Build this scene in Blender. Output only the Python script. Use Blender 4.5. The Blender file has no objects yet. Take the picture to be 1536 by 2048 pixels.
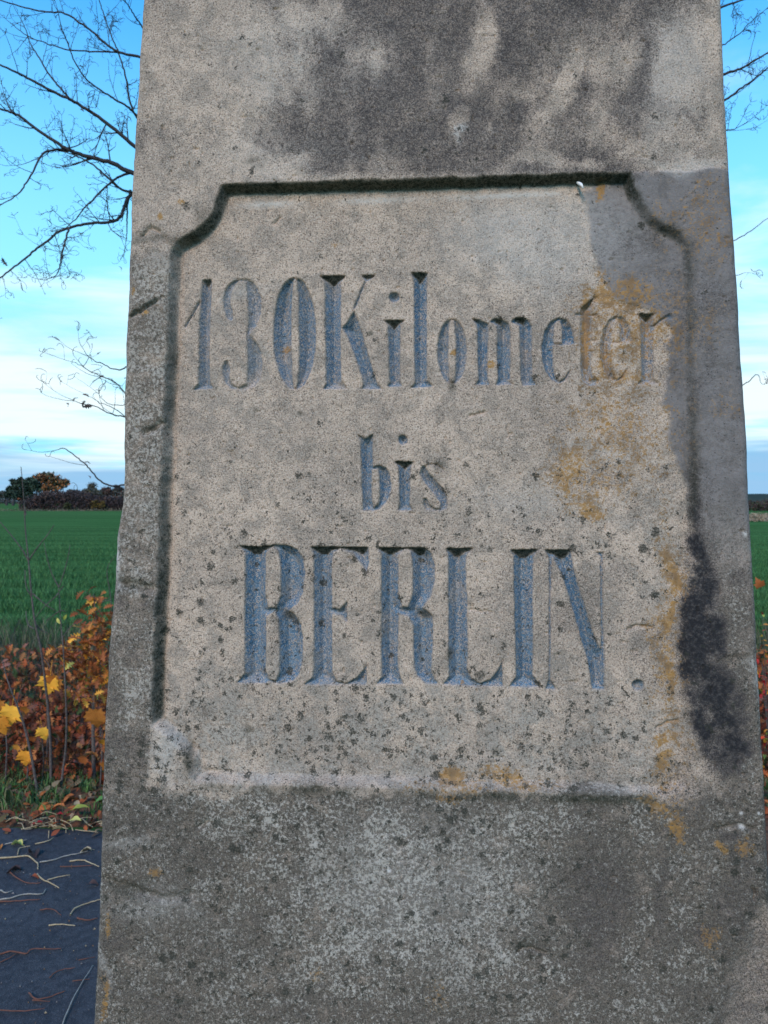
import bpy, math, random
import numpy as np
from mathutils import Vector, Matrix, Quaternion

random.seed(7); RNG = np.random.default_rng(11)
SC = bpy.context.scene
COL = SC.collection

# ------------------------------------------------------------------ camera
CAM_H = 1.55; F = 1480.0; PITCH = math.radians(0.81)
cd = bpy.data.cameras.new('camera'); cam = bpy.data.objects.new('camera', cd); COL.objects.link(cam)
cd.sensor_width = 36.0; cd.lens = F / 2048.0 * 36.0
cd.clip_start = 0.02; cd.clip_end = 6000.0
cam.location = (0, 0, CAM_H); cam.rotation_euler = (math.radians(90) - PITCH, 0, 0)
cd.dof.use_dof = True; cd.dof.focus_distance = 0.86; cd.dof.aperture_fstop = 15.0
SC.camera = cam

# ------------------------------------------------------------------ world, sun, exposure
SUN_EL = math.radians(38); SUN_AZ = math.radians(-20)   # azimuth measured from behind the camera towards its left
sun_from = Vector((math.sin(SUN_AZ) * math.cos(SUN_EL), -math.cos(SUN_AZ) * math.cos(SUN_EL), math.sin(SUN_EL)))
W = bpy.data.worlds.new('World'); SC.world = W; W.use_nodes = True
SC.view_settings.view_transform = 'Standard'; SC.view_settings.look = 'None'
SC.view_settings.gamma = 1.0; SC.view_settings.use_curve_mapping = False
SC.view_settings.exposure = 0.0
SC.cycles.max_bounces = 5; SC.cycles.diffuse_bounces = 3; SC.cycles.transparent_max_bounces = 6

class NT:
    """tiny helper for node trees"""
    def __init__(s, nt): s.nt = nt; s.n = nt.nodes; s.l = nt.links
    def link(s, a, b): s.l.new(a, b)
    def new(s, t, **kw):
        n = s.n.new(t)
        for k, v in kw.items(): setattr(n, k, v)
        return n
    def put(s, sock, v):
        if isinstance(v, bpy.types.NodeSocket): s.l.new(v, sock)
        elif v is not None:
            if sock.type == 'RGBA' and len(v) == 3: v = (*v, 1.0)
            sock.default_value = v
    def math(s, op, a, b=0.5, c=None, clamp=False):
        n = s.new('ShaderNodeMath', operation=op); n.use_clamp = clamp
        s.put(n.inputs[0], a); s.put(n.inputs[1], b)
        if c is not None: s.put(n.inputs[2], c)
        return n.outputs[0]
    def mix(s, fac, a, b, mode='MIX'):
        n = s.new('ShaderNodeMix', data_type='RGBA', blend_type=mode); n.clamp_factor = True
        s.put(n.inputs[0], fac); s.put(n.inputs[6], a); s.put(n.inputs[7], b)
        return n.outputs[2]
    def ss(s, x, lo, hi, a=0.0, b=1.0):
        n = s.new('ShaderNodeMapRange', interpolation_type='SMOOTHSTEP')
        s.put(n.inputs[0], x); s.put(n.inputs[1], lo); s.put(n.inputs[2], hi); s.put(n.inputs[3], a); s.put(n.inputs[4], b)
        return n.outputs[0]
    def noise(s, vec, scale, detail=4.0, rough=0.6, dist=0.0):
        n = s.new('ShaderNodeTexNoise'); s.put(n.inputs['Vector'], vec)
        n.inputs['Scale'].default_value = scale; n.inputs['Detail'].default_value = detail
        n.inputs['Roughness'].default_value = rough; n.inputs['Distortion'].default_value = dist
        return n.outputs[0]
    def voro(s, vec, scale, feature='F1', rnd=1.0):
        n = s.new('ShaderNodeTexVoronoi', feature=feature); s.put(n.inputs['Vector'], vec)
        n.inputs['Scale'].default_value = scale; n.inputs['Randomness'].default_value = rnd
        return n
    def mapping(s, vec, scale=(1, 1, 1), loc=(0, 0, 0), rot=(0, 0, 0)):
        n = s.new('ShaderNodeMapping'); s.put(n.inputs[0], vec)
        n.inputs[1].default_value = loc; n.inputs[2].default_value = rot; n.inputs[3].default_value = scale
        return n.outputs[0]

def build_world():
    t = NT(W.node_tree); t.n.clear()
    out = t.new('ShaderNodeOutputWorld'); bg = t.new('ShaderNodeBackground')
    bg.inputs[1].default_value = 0.105
    sky = t.new('ShaderNodeTexSky', sky_type='NISHITA'); sky.sun_disc = False
    sky.sun_elevation = SUN_EL
    sky.sun_rotation = math.atan2(sun_from.x, sun_from.y)
    sky.air_density = 1.0; sky.dust_density = 0.6; sky.ozone_density = 1.5
    tc = t.new('ShaderNodeTexCoord'); g = tc.outputs['Generated']
    sep = t.new('ShaderNodeSeparateXYZ'); t.link(g, sep.inputs[0]); z = sep.outputs[2]
    # clear air: turquoise overhead, paler lower down
    deep = t.mix(1.0, sky.outputs[0], (0.30, 2.35, 3.6), 'MULTIPLY')
    pale = (4.2, 9.6, 11.6)
    f = t.ss(z, 0.16, 0.66, 0.90, 0.0)
    base = t.mix(f, deep, pale)
    # layered cloud: streaks that flatten towards the horizon
    zz = t.math('ADD', t.math('MAXIMUM', z, 0.0), 0.10)
    vx = t.math('DIVIDE', sep.outputs[0], zz); vy = t.math('DIVIDE', sep.outputs[1], zz)
    cb = t.new('ShaderNodeCombineXYZ'); t.link(vx, cb.inputs[0]); t.link(vy, cb.inputs[1])
    n1 = t.noise(t.mapping(cb.outputs[0], (0.8, 1.5, 1), (3.6, 1.1, 0), (0, 0, 0.25)), 1.0, 7, 0.56, 0.4)
    lowm = t.ss(z, 0.10, 0.42, 0.24, -0.06)
    c1 = t.ss(t.math('ADD', n1, lowm), 0.52, 0.80)
    base = t.mix(c1, base, (8.9, 10.5, 11.0))
    # grey-blue stratus bank close to the horizon
    cv = t.mapping(g, (2.2, 2.2, 26.0), (0.4, 0, 0.3))
    n2 = t.noise(cv, 1.0, 5, 0.55, 0.3)
    bank = t.math('MULTIPLY', t.ss(t.math('ADD', t.math('MULTIPLY', t.math('SUBTRACT', n2, 0.5), 0.16), z), 0.040, 0.085, 1, 0), 0.93)
    base = t.mix(bank, base, (2.7, 5.3, 8.2))
    n3 = t.noise(t.mapping(g, (1.6, 1.6, 22.0), (5.4, 2.0, 1.3)), 1.0, 5, 0.55, 0.3)
    wisps = t.math('MULTIPLY', t.math('MULTIPLY', t.ss(n3, 0.47, 0.62), t.ss(z, 0.12, 0.30, 1, 0)), 0.60)
    base = t.mix(wisps, base, (4.9, 7.9, 9.6))
    t.put(bg.inputs[0], base); t.link(bg.outputs[0], out.inputs[0])
build_world()
sd = bpy.data.lights.new('sun', 'SUN'); sd.energy = 3.1; sd.angle = math.radians(18); sd.color = (1.0, 0.76, 0.60)
sun = bpy.data.objects.new('sun', sd); COL.objects.link(sun)
sun.rotation_euler = sun_from.to_track_quat('Z', 'Y').to_euler(); sun.location = (-3, -4, 6)

# ------------------------------------------------------------------ geometry of view (for measuring where things stand)
cp, sp_ = math.cos(PITCH), math.sin(PITCH)
def ray(px, py):
    a = (px - 768.0) / F; b = -(py - 1024.0) / F
    return np.array([a, cp + b * sp_, -sp_ + b * cp])
def at(px, py, D):                       # point at depth D (metres along +Y)
    r = ray(px, py); return Vector(r / r[1] * D) + Vector((0, 0, CAM_H))
def on_ground(px, py, z=0.0):
    r = ray(px, py); k = (z - CAM_H) / r[2]; return Vector((r[0] * k, r[1] * k, z))

# ------------------------------------------------------------------ scene-graph helpers
def tag(o, label=None, cat=None, group=None, kind=None):
    if label: o['label'] = label
    if cat: o['category'] = cat
    if group: o['group'] = group
    if kind: o['kind'] = kind
    return o
def empty(name, loc=(0, 0, 0), rz=0.0, parent=None):
    o = bpy.data.objects.new(name, None); COL.objects.link(o); o.location = loc; o.rotation_euler = (0, 0, rz)
    o.empty_display_size = 0.1
    if parent: o.parent = parent
    return o
def mesh_np(name, V, Q, mat, parent=None, smooth=True, attrs=None, link=True):
    """Q: (n,4) or (n,3) int array; or list of arrays"""
    Qs = Q if isinstance(Q, list) else [Q]
    Qs = [np.asarray(q, np.int32) for q in Qs if len(q)]
    me = bpy.data.meshes.new(name)
    V = np.asarray(V, np.float32)
    me.vertices.add(len(V)); me.vertices.foreach_set('co', V.ravel())
    nl = sum(q.size for q in Qs); nf = sum(len(q) for q in Qs)
    me.loops.add(nl); me.polygons.add(nf)
    me.loops.foreach_set('vertex_index', np.concatenate([q.ravel() for q in Qs]))
    st = []; off = 0
    for q in Qs:
        k = q.shape[1]; st.append(off + np.arange(len(q)) * k); off += q.size
    me.polygons.foreach_set('loop_start', np.concatenate(st).astype(np.int32))
    me.polygons.foreach_set('use_smooth', np.full(nf, smooth))
    for k, a in (attrs or {}).items():
        at_ = me.color_attributes.new(k, 'FLOAT_COLOR', 'POINT')
        at_.data.foreach_set('color', np.asarray(a, np.float32).ravel())
    me.update(calc_edges=True); me.validate()
    if mat: me.materials.append(mat)
    if not link: return me
    o = bpy.data.objects.new(name, me); COL.objects.link(o)
    if parent: o.parent = parent
    return o
def inst(name, me, parent=None, M=None):
    o = bpy.data.objects.new(name, me); COL.objects.link(o)
    if parent: o.parent = parent
    if M is not None: o.matrix_basis = M
    return o

class MB:
    def __init__(s): s.v = []; s.q = []; s.t = []; s.c = []; s.n = 0
    def add(s, v, q=(), t=(), col=None):
        b = s.n; v = [tuple(p) for p in v]
        s.v += v; s.n += len(v)
        s.q += [tuple(i + b for i in f) for f in q]; s.t += [tuple(i + b for i in f) for f in t]
        if col is not None: s.c += [(*col, 1.0)] * len(v)
    def tube(s, pts, rad, sides=5, cap=True):
        pts = [Vector(p) for p in pts]
        if len(pts) < 2: return
        n = len(pts); rings = []
        d0 = (pts[1] - pts[0]).normalized()
        u = d0.orthogonal().normalized(); base = s.n
        for i, p in enumerate(pts):
            d = (pts[min(i + 1, n - 1)] - pts[max(i - 1, 0)])
            d = d.normalized() if d.length > 1e-9 else d0
            u = (u - d * u.dot(d)); u = u.normalized() if u.length > 1e-6 else d.orthogonal().normalized()
            w = d.cross(u); r = rad[i] if hasattr(rad, '__len__') else rad
            for k in range(sides):
                a = 2 * math.pi * k / sides
                q = p + (u * math.cos(a) + w * math.sin(a)) * r
                s.v.append((q.x, q.y, q.z)); s.n += 1
        for i in range(n - 1):
            for k in range(sides):
                a = base + i * sides + k; b = base + i * sides + (k + 1) % sides
                s.q.append((a, b, b + sides, a + sides))
        if cap:
            s.v.append(tuple(pts[-1] + (pts[-1] - pts[-2]).normalized() * (rad[-1] if hasattr(rad, '__len__') else rad))); s.n += 1
            top = base + (n - 1) * sides
            for k in range(sides): s.t.append((top + k, top + (k + 1) % sides, s.n - 1))
    def build(s, name, mat, parent=None, smooth=True):
        at_ = {'col': s.c} if s.c and len(s.c) == s.n else None
        return mesh_np(name, s.v, [a for a in (np.array(s.q, np.int32).reshape(-1, 4), np.array(s.t, np.int32).reshape(-1, 3)) if len(a)], mat, parent, smooth, at_)

def smooth_path(pts, sub=4, wob=0.0):
    """Catmull-Rom through points of any dimension"""
    P = [np.array(p, float) for p in pts]
    if len(P) < 3: return [Vector(p) for p in P]
    P = [2 * P[0] - P[1]] + P + [2 * P[-1] - P[-2]]; out = []
    for i in range(1, len(P) - 2):
        a, b, c, d = P[i - 1:i + 3]
        for k in range(sub):
            t = k / sub
            q = 0.5 * ((2 * b) + (-a + c) * t + (2 * a - 5 * b + 4 * c - d) * t * t + (-a + 3 * b - 3 * c + d) * t ** 3)
            if wob: q = q + RNG.normal(0, wob, len(q))
            out.append(Vector(q))
    out.append(Vector(P[-2])); return out

# ------------------------------------------------------------------ materials
def new_mat(name):
    m = bpy.data.materials.new(name); m.use_nodes = True
    t = NT(m.node_tree); t.n.clear()
    out = t.new('ShaderNodeOutputMaterial'); b = t.new('ShaderNodeBsdfPrincipled'); t.link(b.outputs[0], out.inputs[0])
    b.inputs['Roughness'].default_value = 0.85
    if 'Specular IOR Level' in b.inputs: b.inputs['Specular IOR Level'].default_value = 0.25
    return m, t, b
def bump(t, b, h, strength, dist):
    n = t.new('ShaderNodeBump'); n.inputs['Strength'].default_value = strength; n.inputs['Distance'].default_value = dist
    t.put(n.inputs['Height'], h); t.link(n.outputs[0], b.inputs['Normal'])
def objco(t): return t.new('ShaderNodeTexCoord').outputs['Object']

def mat_stone():
    m, t, b = new_mat('weathered_stone'); P = objco(t)
    a1 = t.new('ShaderNodeAttribute', attribute_name='m1'); a2 = t.new('ShaderNodeAttribute', attribute_name='m2')
    s1 = t.new('ShaderNodeSeparateColor'); t.link(a1.outputs['Color'], s1.inputs[0])
    s2 = t.new('ShaderNodeSeparateColor'); t.link(a2.outputs['Color'], s2.inputs[0])
    dark, ochre, crust, paint = s1.outputs[0], s1.outputs[1], s1.outputs[2], a1.outputs['Alpha']
    moss_shade, repair, light, spots = s2.outputs[0], s2.outputs[1], s2.outputs[2], a2.outputs['Alpha']
    nf = t.noise(P, 620, 3, 0.8)          # sand grains
    ng = t.noise(P, 240, 4, 0.78, 0.3)     # crust grains
    nm = t.noise(P, 45, 5, 0.65, 0.4)
    nb = t.noise(P, 9, 5, 0.6, 0.5)
    c = t.mix(t.ss(nb, 0.35, 0.68), (0.510, 0.388, 0.296), (0.385, 0.298, 0.232))
    c = t.mix(t.ss(nm, 0.42, 0.62, 0, 0.65), c, (0.235, 0.195, 0.158))
    c = t.mix(t.ss(nf, 0.36, 0.50, 0.85, 0), c, (0.085, 0.068, 0.052))
    c = t.mix(t.ss(nf, 0.56, 0.68, 0, 0.60), c, (0.66, 0.55, 0.47))
    c = t.mix(t.ss(ng, 0.54, 0.66, 0, 0.62), c, (0.105, 0.088, 0.070))
    # grey repair mortar
    rc = t.mix(t.ss(nm, 0.35, 0.7), (0.150, 0.138, 0.136), (0.108, 0.097, 0.092))
    rc = t.mix(t.ss(ng, 0.5, 0.66, 0, 0.5), rc, (0.235, 0.212, 0.195))
    c = t.mix(t.math('MULTIPLY', repair, 0.9), c, rc)
    # grey-white crustose lichen with dark gaps
    nc = t.noise(P, 270, 5, 0.80, 0.2)
    sh = t.math('ADD', nc, t.math('MULTIPLY', t.math('SUBTRACT', nm, 0.5), 0.28))
    sh = t.math('SUBTRACT', sh, t.math('MULTIPLY', dark, 0.195))
    cc = t.mix(t.ss(nf, 0.4, 0.6), (0.048, 0.041, 0.032), (0.112, 0.094, 0.074))
    cc = t.mix(t.ss(sh, 0.430, 0.545), cc, t.mix(t.ss(nb, 0.4, 0.62), (0.370, 0.335, 0.288), (0.285, 0.255, 0.218)))
    cf = t.math('MULTIPLY', crust, t.ss(t.math('ADD', nm, t.math('MULTIPLY', crust, 0.35)), 0.45, 0.78))
    c = t.mix(cf, c, cc)
    c = t.mix(t.math('MULTIPLY', light, t.ss(ng, 0.30, 0.52)), c, (0.50, 0.465, 0.425))
    # soot / algae staining and the darkened lower face
    dk = t.math('SUBTRACT', dark, t.math('MULTIPLY', t.math('MULTIPLY', cf, t.ss(dark, 0.55, 0.8, 1, 0)), t.math('MULTIPLY', dark, 0.45)))
    gr = t.math('ADD', t.math('MULTIPLY', t.math('SUBTRACT', ng, 0.5), 1.5), t.math('MULTIPLY', t.math('SUBTRACT', nf, 0.5), 1.1))
    df = t.math('MULTIPLY', t.ss(t.math('SUBTRACT', dk, t.math('MULTIPLY', gr, 0.75)), 0.10, 0.92), t.ss(dk, 0.0, 0.10))
    c = t.mix(df, c, t.mix(t.ss(dark, 0.62, 0.98), t.mix(t.ss(nf, 0.4, 0.62), (0.052, 0.042, 0.038), (0.105, 0.088, 0.080)), t.mix(t.ss(ng, 0.42, 0.66), (0.016, 0.015, 0.017), (0.050, 0.045, 0.044))))
    # ochre lichen
    of = t.math('MULTIPLY', ochre, 1.0)
    of = t.ss(t.math('ADD', of, t.math('ADD', t.math('MULTIPLY', t.math('SUBTRACT', ng, 0.5), 2.4), t.math('MULTIPLY', t.math('SUBTRACT', nm, 0.5), 1.2))), 0.24, 0.72, 0, 0.85)
    of = t.math('MULTIPLY', of, t.ss(ochre, 0.02, 0.12))
    c = t.mix(of, c, t.mix(t.ss(nm, 0.4, 0.65), (0.34, 0.175, 0.040), (0.20, 0.115, 0.050)))
    # painted letters
    pw = t.ss(t.math('ADD', nf, t.math('MULTIPLY', ng, 0.9)), 0.90, 1.10, 1.0, 0.15)
    pc = t.mix(t.ss(nm, 0.38, 0.66), (0.066, 0.150, 0.235), (0.130, 0.208, 0.280))
    pc = t.mix(t.ss(nf, 0.38, 0.52, 0.6, 0), pc, (0.030, 0.045, 0.065))
    c = t.mix(t.math('MULTIPLY', t.math('MULTIPLY', paint, pw), t.math('SUBTRACT', 1.0, t.math('MULTIPLY', of, 0.8))), c, pc)
    # black lichen spots: ragged little rosettes
    wv = t.new('ShaderNodeTexNoise'); t.put(wv.inputs['Vector'], P); wv.inputs['Scale'].default_value = 330; wv.inputs['Detail'].default_value = 3
    off = t.new('ShaderNodeVectorMath', operation='MULTIPLY_ADD'); t.link(wv.outputs['Color'], off.inputs[0])
    off.inputs[1].default_value = (0.013, 0.013, 0.013); t.link(P, off.inputs[2])
    sp = None; nsp = t.noise(P, 17, 3, 0.6)
    for scl, r0, r1, dens in ((76, 0.10, 0.40, 0.85), (160, 0.16, 0.38, 0.75)):
        v = t.voro(off.outputs[0], scl); vs = t.new('ShaderNodeSeparateColor'); t.link(v.outputs['Color'], vs.inputs[0])
        rr = t.math('ADD', t.math('MULTIPLY', vs.outputs[1], r1 - r0), r0)
        inside = t.ss(v.outputs['Distance'], t.math('MULTIPLY', rr, 0.75), t.math('MULTIPLY', rr, 1.30), 1, 0)
        on = t.math('LESS_THAN', vs.outputs[0], t.math('MULTIPLY', t.math('MULTIPLY', spots, dens), t.ss(nsp, 0.36, 0.64, 0.15, 1.6)))
        k = t.math('MULTIPLY', inside, on)
        sp = k if sp is None else t.math('MAXIMUM', sp, k)
    sp = t.math('MULTIPLY', sp, t.ss(nf, 0.42, 0.66, 1.0, 0.55))
    c = t.mix(t.math('MULTIPLY', sp, 0.95), c, (0.028, 0.028, 0.021))
    mf = t.math('MULTIPLY', moss_shade, t.ss(ng, 0.35, 0.68, 1.1, 0.55), clamp=True)
    c = t.mix(mf, c, t.mix(t.ss(nf, .4, .7), (0.016, 0.018, 0.011), (0.040, 0.044, 0.026)))  # moss, plus the shade painted under the upper edges
    # tiny open pores
    pv = t.voro(P, 300); pore = t.ss(pv.outputs['Distance'], 0.10, 0.26, 0.6, 0)
    pg = t.new('ShaderNodeSeparateColor'); t.link(pv.outputs['Color'], pg.inputs[0])
    pore = t.math('MULTIPLY', pore, t.math('LESS_THAN', pg.outputs[0], 0.22))
    c = t.mix(pore, c, (0.03, 0.026, 0.022))
    t.put(b.inputs['Base Color'], c); b.inputs['Roughness'].default_value = 0.92
    h = t.math('ADD', t.math('MULTIPLY', nf, 0.55), t.math('MULTIPLY', ng, 0.8))
    h = t.math('SUBTRACT', h, t.math('MULTIPLY', pore, 0.8)); h = t.math('ADD', h, t.math('MULTIPLY', sp, 0.15))
    bump(t, b, h, 0.9, 0.0016)
    return m

def mat_flat(name, c1, c2, scale=20, rough=0.85, sheen=None):
    m, t, b = new_mat(name); n = t.noise(objco(t), scale, 4, 0.6)
    if scale < 1: b.inputs['Specular IOR Level'].default_value = 0.0
    t.put(b.inputs['Base Color'], t.mix(t.ss(n, 0.35, 0.65), c1, c2)); b.inputs['Roughness'].default_value = rough
    return m
def mat_leaf(name, c1, c2, c3=None, scale=30, trans=0.25):
    """leaf blade: veined colour varying over the leaf and from leaf to leaf"""
    m, t, b = new_mat(name)
    oi = t.new('ShaderNodeObjectInfo').outputs['Random']
    n = t.noise(objco(t), scale, 3, 0.6)
    c = t.mix(t.ss(n, 0.35, 0.68), c1, c2)
    if c3: c = t.mix(t.ss(oi, 0.55, 0.95), c, c3)
    hs = t.new('ShaderNodeHueSaturation'); t.put(hs.inputs['Color'], c)
    t.put(hs.inputs['Value'], t.math('ADD', t.math('MULTIPLY', oi, 0.6), 0.7))
    t.link(hs.outputs[0], b.inputs['Base Color']); b.inputs['Roughness'].default_value = 0.6
    tr = t.new('ShaderNodeBsdfTranslucent'); t.link(hs.outputs[0], tr.inputs[0])
    mx = t.new('ShaderNodeMixShader'); mx.inputs[0].default_value = trans
    t.link(b.outputs[0], mx.inputs[1]); t.link(tr.outputs[0], mx.inputs[2])
    t.link(mx.outputs[0], [n for n in t.n if n.type == 'OUTPUT_MATERIAL'][0].inputs[0])
    return m
def mat_col(name, rough=0.8, trans=0.2, scale=1.0):
    """colour comes from the mesh attribute 'col' (each leaf has its own tone)"""
    m, t, b = new_mat(name)
    a = t.new('ShaderNodeAttribute', attribute_name='col')
    t.link(a.outputs['Color'], b.inputs['Base Color']); b.inputs['Roughness'].default_value = rough
    if trans:
        tr = t.new('ShaderNodeBsdfTranslucent'); t.link(a.outputs['Color'], tr.inputs[0])
        mx = t.new('ShaderNodeMixShader'); mx.inputs[0].default_value = trans
        t.link(b.outputs[0], mx.inputs[1]); t.link(tr.outputs[0], mx.inputs[2])
        t.link(mx.outputs[0], [n for n in t.n if n.type == 'OUTPUT_MATERIAL'][0].inputs[0])
    return m
def mat_asphalt():
    m, t, b = new_mat('asphalt'); P = objco(t)
    n1 = t.noise(P, 160, 3, 0.7); n2 = t.noise(P, 3.0, 4, 0.6); n3 = t.noise(P, 30, 4, 0.6)
    c = t.mix(t.ss(n2, 0.35, 0.7), (0.027, 0.027, 0.032), (0.039, 0.039, 0.045))
    c = t.mix(t.ss(n1, 0.52, 0.66, 0, 0.7), c, (0.085, 0.085, 0.095))
    c = t.mix(t.ss(n3, 0.38, 0.55, 0.6, 0), c, (0.014, 0.015, 0.020))
    v = t.voro(P, 220); c = t.mix(t.ss(v.outputs['Distance'], 0.1, 0.5, 0.35, 0), c, (0.060, 0.062, 0.074))
    t.put(b.inputs['Base Color'], c); b.inputs['Roughness'].default_value = 0.7
    bump(t, b, t.math('ADD', n1, t.math('MULTIPLY', v.outputs['Distance'], 0.6)), 0.7, 0.004)
    return m
def mat_field():
    m, t, b = new_mat('winter_wheat'); P = objco(t)
    w = t.noise(t.mapping(P, (0.05, 0.75, 1), rot=(0, 0, 0.03)), 1.0, 4, 0.6, 0.4)
    n1 = t.noise(t.mapping(P, (6, 1.6, 1)), 1.0, 5, 0.7); n2 = t.noise(P, 0.03, 4, 0.6)
    c = t.mix(t.ss(w, 0.42, 0.58), (0.036, 0.088, 0.028), (0.066, 0.150, 0.048))
    c = t.mix(t.ss(n1, 0.35, 0.7, 0.45, 0), c, (0.022, 0.075, 0.022))
    c = t.mix(t.ss(n2, 0.45, 0.65, 0, 0.25), c, (0.08, 0.14, 0.055))
    t.put(b.inputs['Base Color'], c); b.inputs['Roughness'].default_value = 1.0; b.inputs['Specular IOR Level'].default_value = 0.0
    bump(t, b, n1, 0.3, 0.03)
    return m

M_STONE = mat_stone()
M_ASPH = mat_asphalt(); M_FIELD = mat_field()
M_SOIL = mat_flat('litter_soil', (0.06, 0.030, 0.016), (0.14, 0.060, 0.030), 30)
M_BARK = mat_flat('bark', (0.045, 0.040, 0.038), (0.085, 0.075, 0.065), 60)
M_TWIG = mat_flat('twig_bark', (0.030, 0.028, 0.032), (0.055, 0.048, 0.048), 60)
M_STEM = mat_flat('sapling_bark', (0.060, 0.048, 0.045), (0.115, 0.095, 0.085), 90)
M_COL = mat_col('leaf_colours'); M_COLF = mat_col('far_foliage', 0.95, 0.0)

# ================================================================== THE MILESTONE
D0 = 0.85; YAW = math.radians(3.9); BAT = 0.034
O_ = np.array(ray(768, 1024)); O_ = O_ / O_[1] * D0 + np.array([0, 0, CAM_H])
S_ = np.array([math.cos(YAW), -math.sin(YAW), 0.0])
Nh = np.array([-math.sin(YAW), -math.cos(YAW), 0.0])
T_ = np.array([0, 0, 1.0]) - Nh * BAT; T_ /= np.linalg.norm(T_)
N_ = np.cross(S_, T_); N_ = N_ if N_.dot(Nh) > 0 else -N_
C_ = np.array([0, 0, CAM_H])
def st_of(px, py):
    r = ray(px, py); k = (O_ - C_).dot(N_) / r.dot(N_); p = C_ + r * k - O_
    return p.dot(S_), p.dot(T_)
def px_of(P):
    d = P - C_; y = d[..., 1] * cp - d[..., 2] * sp_; z = d[..., 1] * sp_ + d[..., 2] * cp
    return 768 + d[..., 0] / y * F, 1024 - z / y * F

# ---- numpy noise
def vnoise(u, v, seed):
    r = np.random.default_rng(seed).random((256, 256)).astype(np.float32)
    iu = np.floor(u).astype(int); iv = np.floor(v).astype(int); fu = u - iu; fv = v - iv
    fu = fu * fu * (3 - 2 * fu); fv = fv * fv * (3 - 2 * fv)
    a = r[iu & 255, iv & 255]; b_ = r[(iu + 1) & 255, iv & 255]; c = r[iu & 255, (iv + 1) & 255]; d = r[(iu + 1) & 255, (iv + 1) & 255]
    return (a * (1 - fu) + b_ * fu) * (1 - fv) + (c * (1 - fu) + d * fu) * fv
def fbm(X, Y, size, oc=4, seed=0, rough=0.55):
    s = 0; a = 1; tot = 0
    for i in range(oc):
        s = s + a * (vnoise(X / size * 2 ** i + 17.3 * i, Y / size * 2 ** i + 5.1 * i, seed + i) * 2 - 1); tot += a; a *= rough
    return s / tot
def sstep(x, lo, hi):
    k = np.clip((x - lo) / (hi - lo), 0, 1); return k * k * (3 - 2 * k)
def sdf(poly, X, Y):
    """signed distance, positive inside"""
    P = np.array(poly, float); d = np.full(X.shape, 1e9); ins = np.zeros(X.shape, bool); n = len(P)
    for i in range(n):
        a = P[i]; b_ = P[(i + 1) % n]; ex, ey = b_ - a; L = ex * ex + ey * ey + 1e-9
        wx = X - a[0]; wy = Y - a[1]; k = np.clip((wx * ex + wy * ey) / L, 0, 1)
        d = np.minimum(d, (wx - k * ex) ** 2 + (wy - k * ey) ** 2)
        c = ((a[1] > Y) != (b_[1] > Y)) & (X < (b_[0] - a[0]) * (Y - a[1]) / (b_[1] - a[1] + 1e-12) + a[0])
        ins ^= c
    d = np.sqrt(d); return np.where(ins, d, -d)
def oval(cx, cy, rx, ry, n=28, p=1.0): return [(cx + rx * math.copysign(abs(math.cos(a)) ** p, math.cos(a)), cy + ry * math.sin(a)) for a in [2 * math.pi * i / n for i in range(n)]]

# measured outline of the face
LE = [(-400, 322), (0, 283), (100, 276), (200, 271), (300, 264), (400, 259), (500, 256), (600, 252), (640, 249), (700, 247), (800, 244), (880, 244), (940, 244), (1000, 242), (1020, 238), (1040, 235), (1100, 230), (1150, 227), (1200, 222), (1300, 214), (1400, 209), (1500, 204), (1600, 200), (1700, 198), (1800, 195), (1900, 190), (2048, 184), (2600, 158)]
RE = [(-400, 1425), (0, 1446), (100, 1451), (200, 1455), (300, 1461), (400, 1466), (500, 1473), (600, 1479), (700, 1486), (800, 1492), (900, 1499), (1000, 1503), (1100, 1507), (1200, 1513), (1300, 1519), (1400, 1524), (1500, 1529), (1600, 1534), (1700, 1540), (2048, 1558), (2600, 1586)]
PANEL = [(440, 369), (700, 360), (1000, 351), (1262, 344), (1268, 372), (1282, 402), (1300, 428), (1326, 450), (1362, 464), (1379, 490), (1385, 600), (1388, 800), (1393, 960), (1388, 1060), (1378, 1160), (1372, 1300), (1378, 1420), (1384, 1520), (1375, 1575), (1332, 1592), (1100, 1585), (800, 1576), (560, 1570), (385, 1564), (380, 1520), (340, 1475), (318, 1460), (303, 1450), (306, 1300), (315, 1150), (320, 980), (328, 800), (336, 640), (340, 500), (352, 480), (388, 462), (412, 440), (428, 415), (436, 390)]

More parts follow.
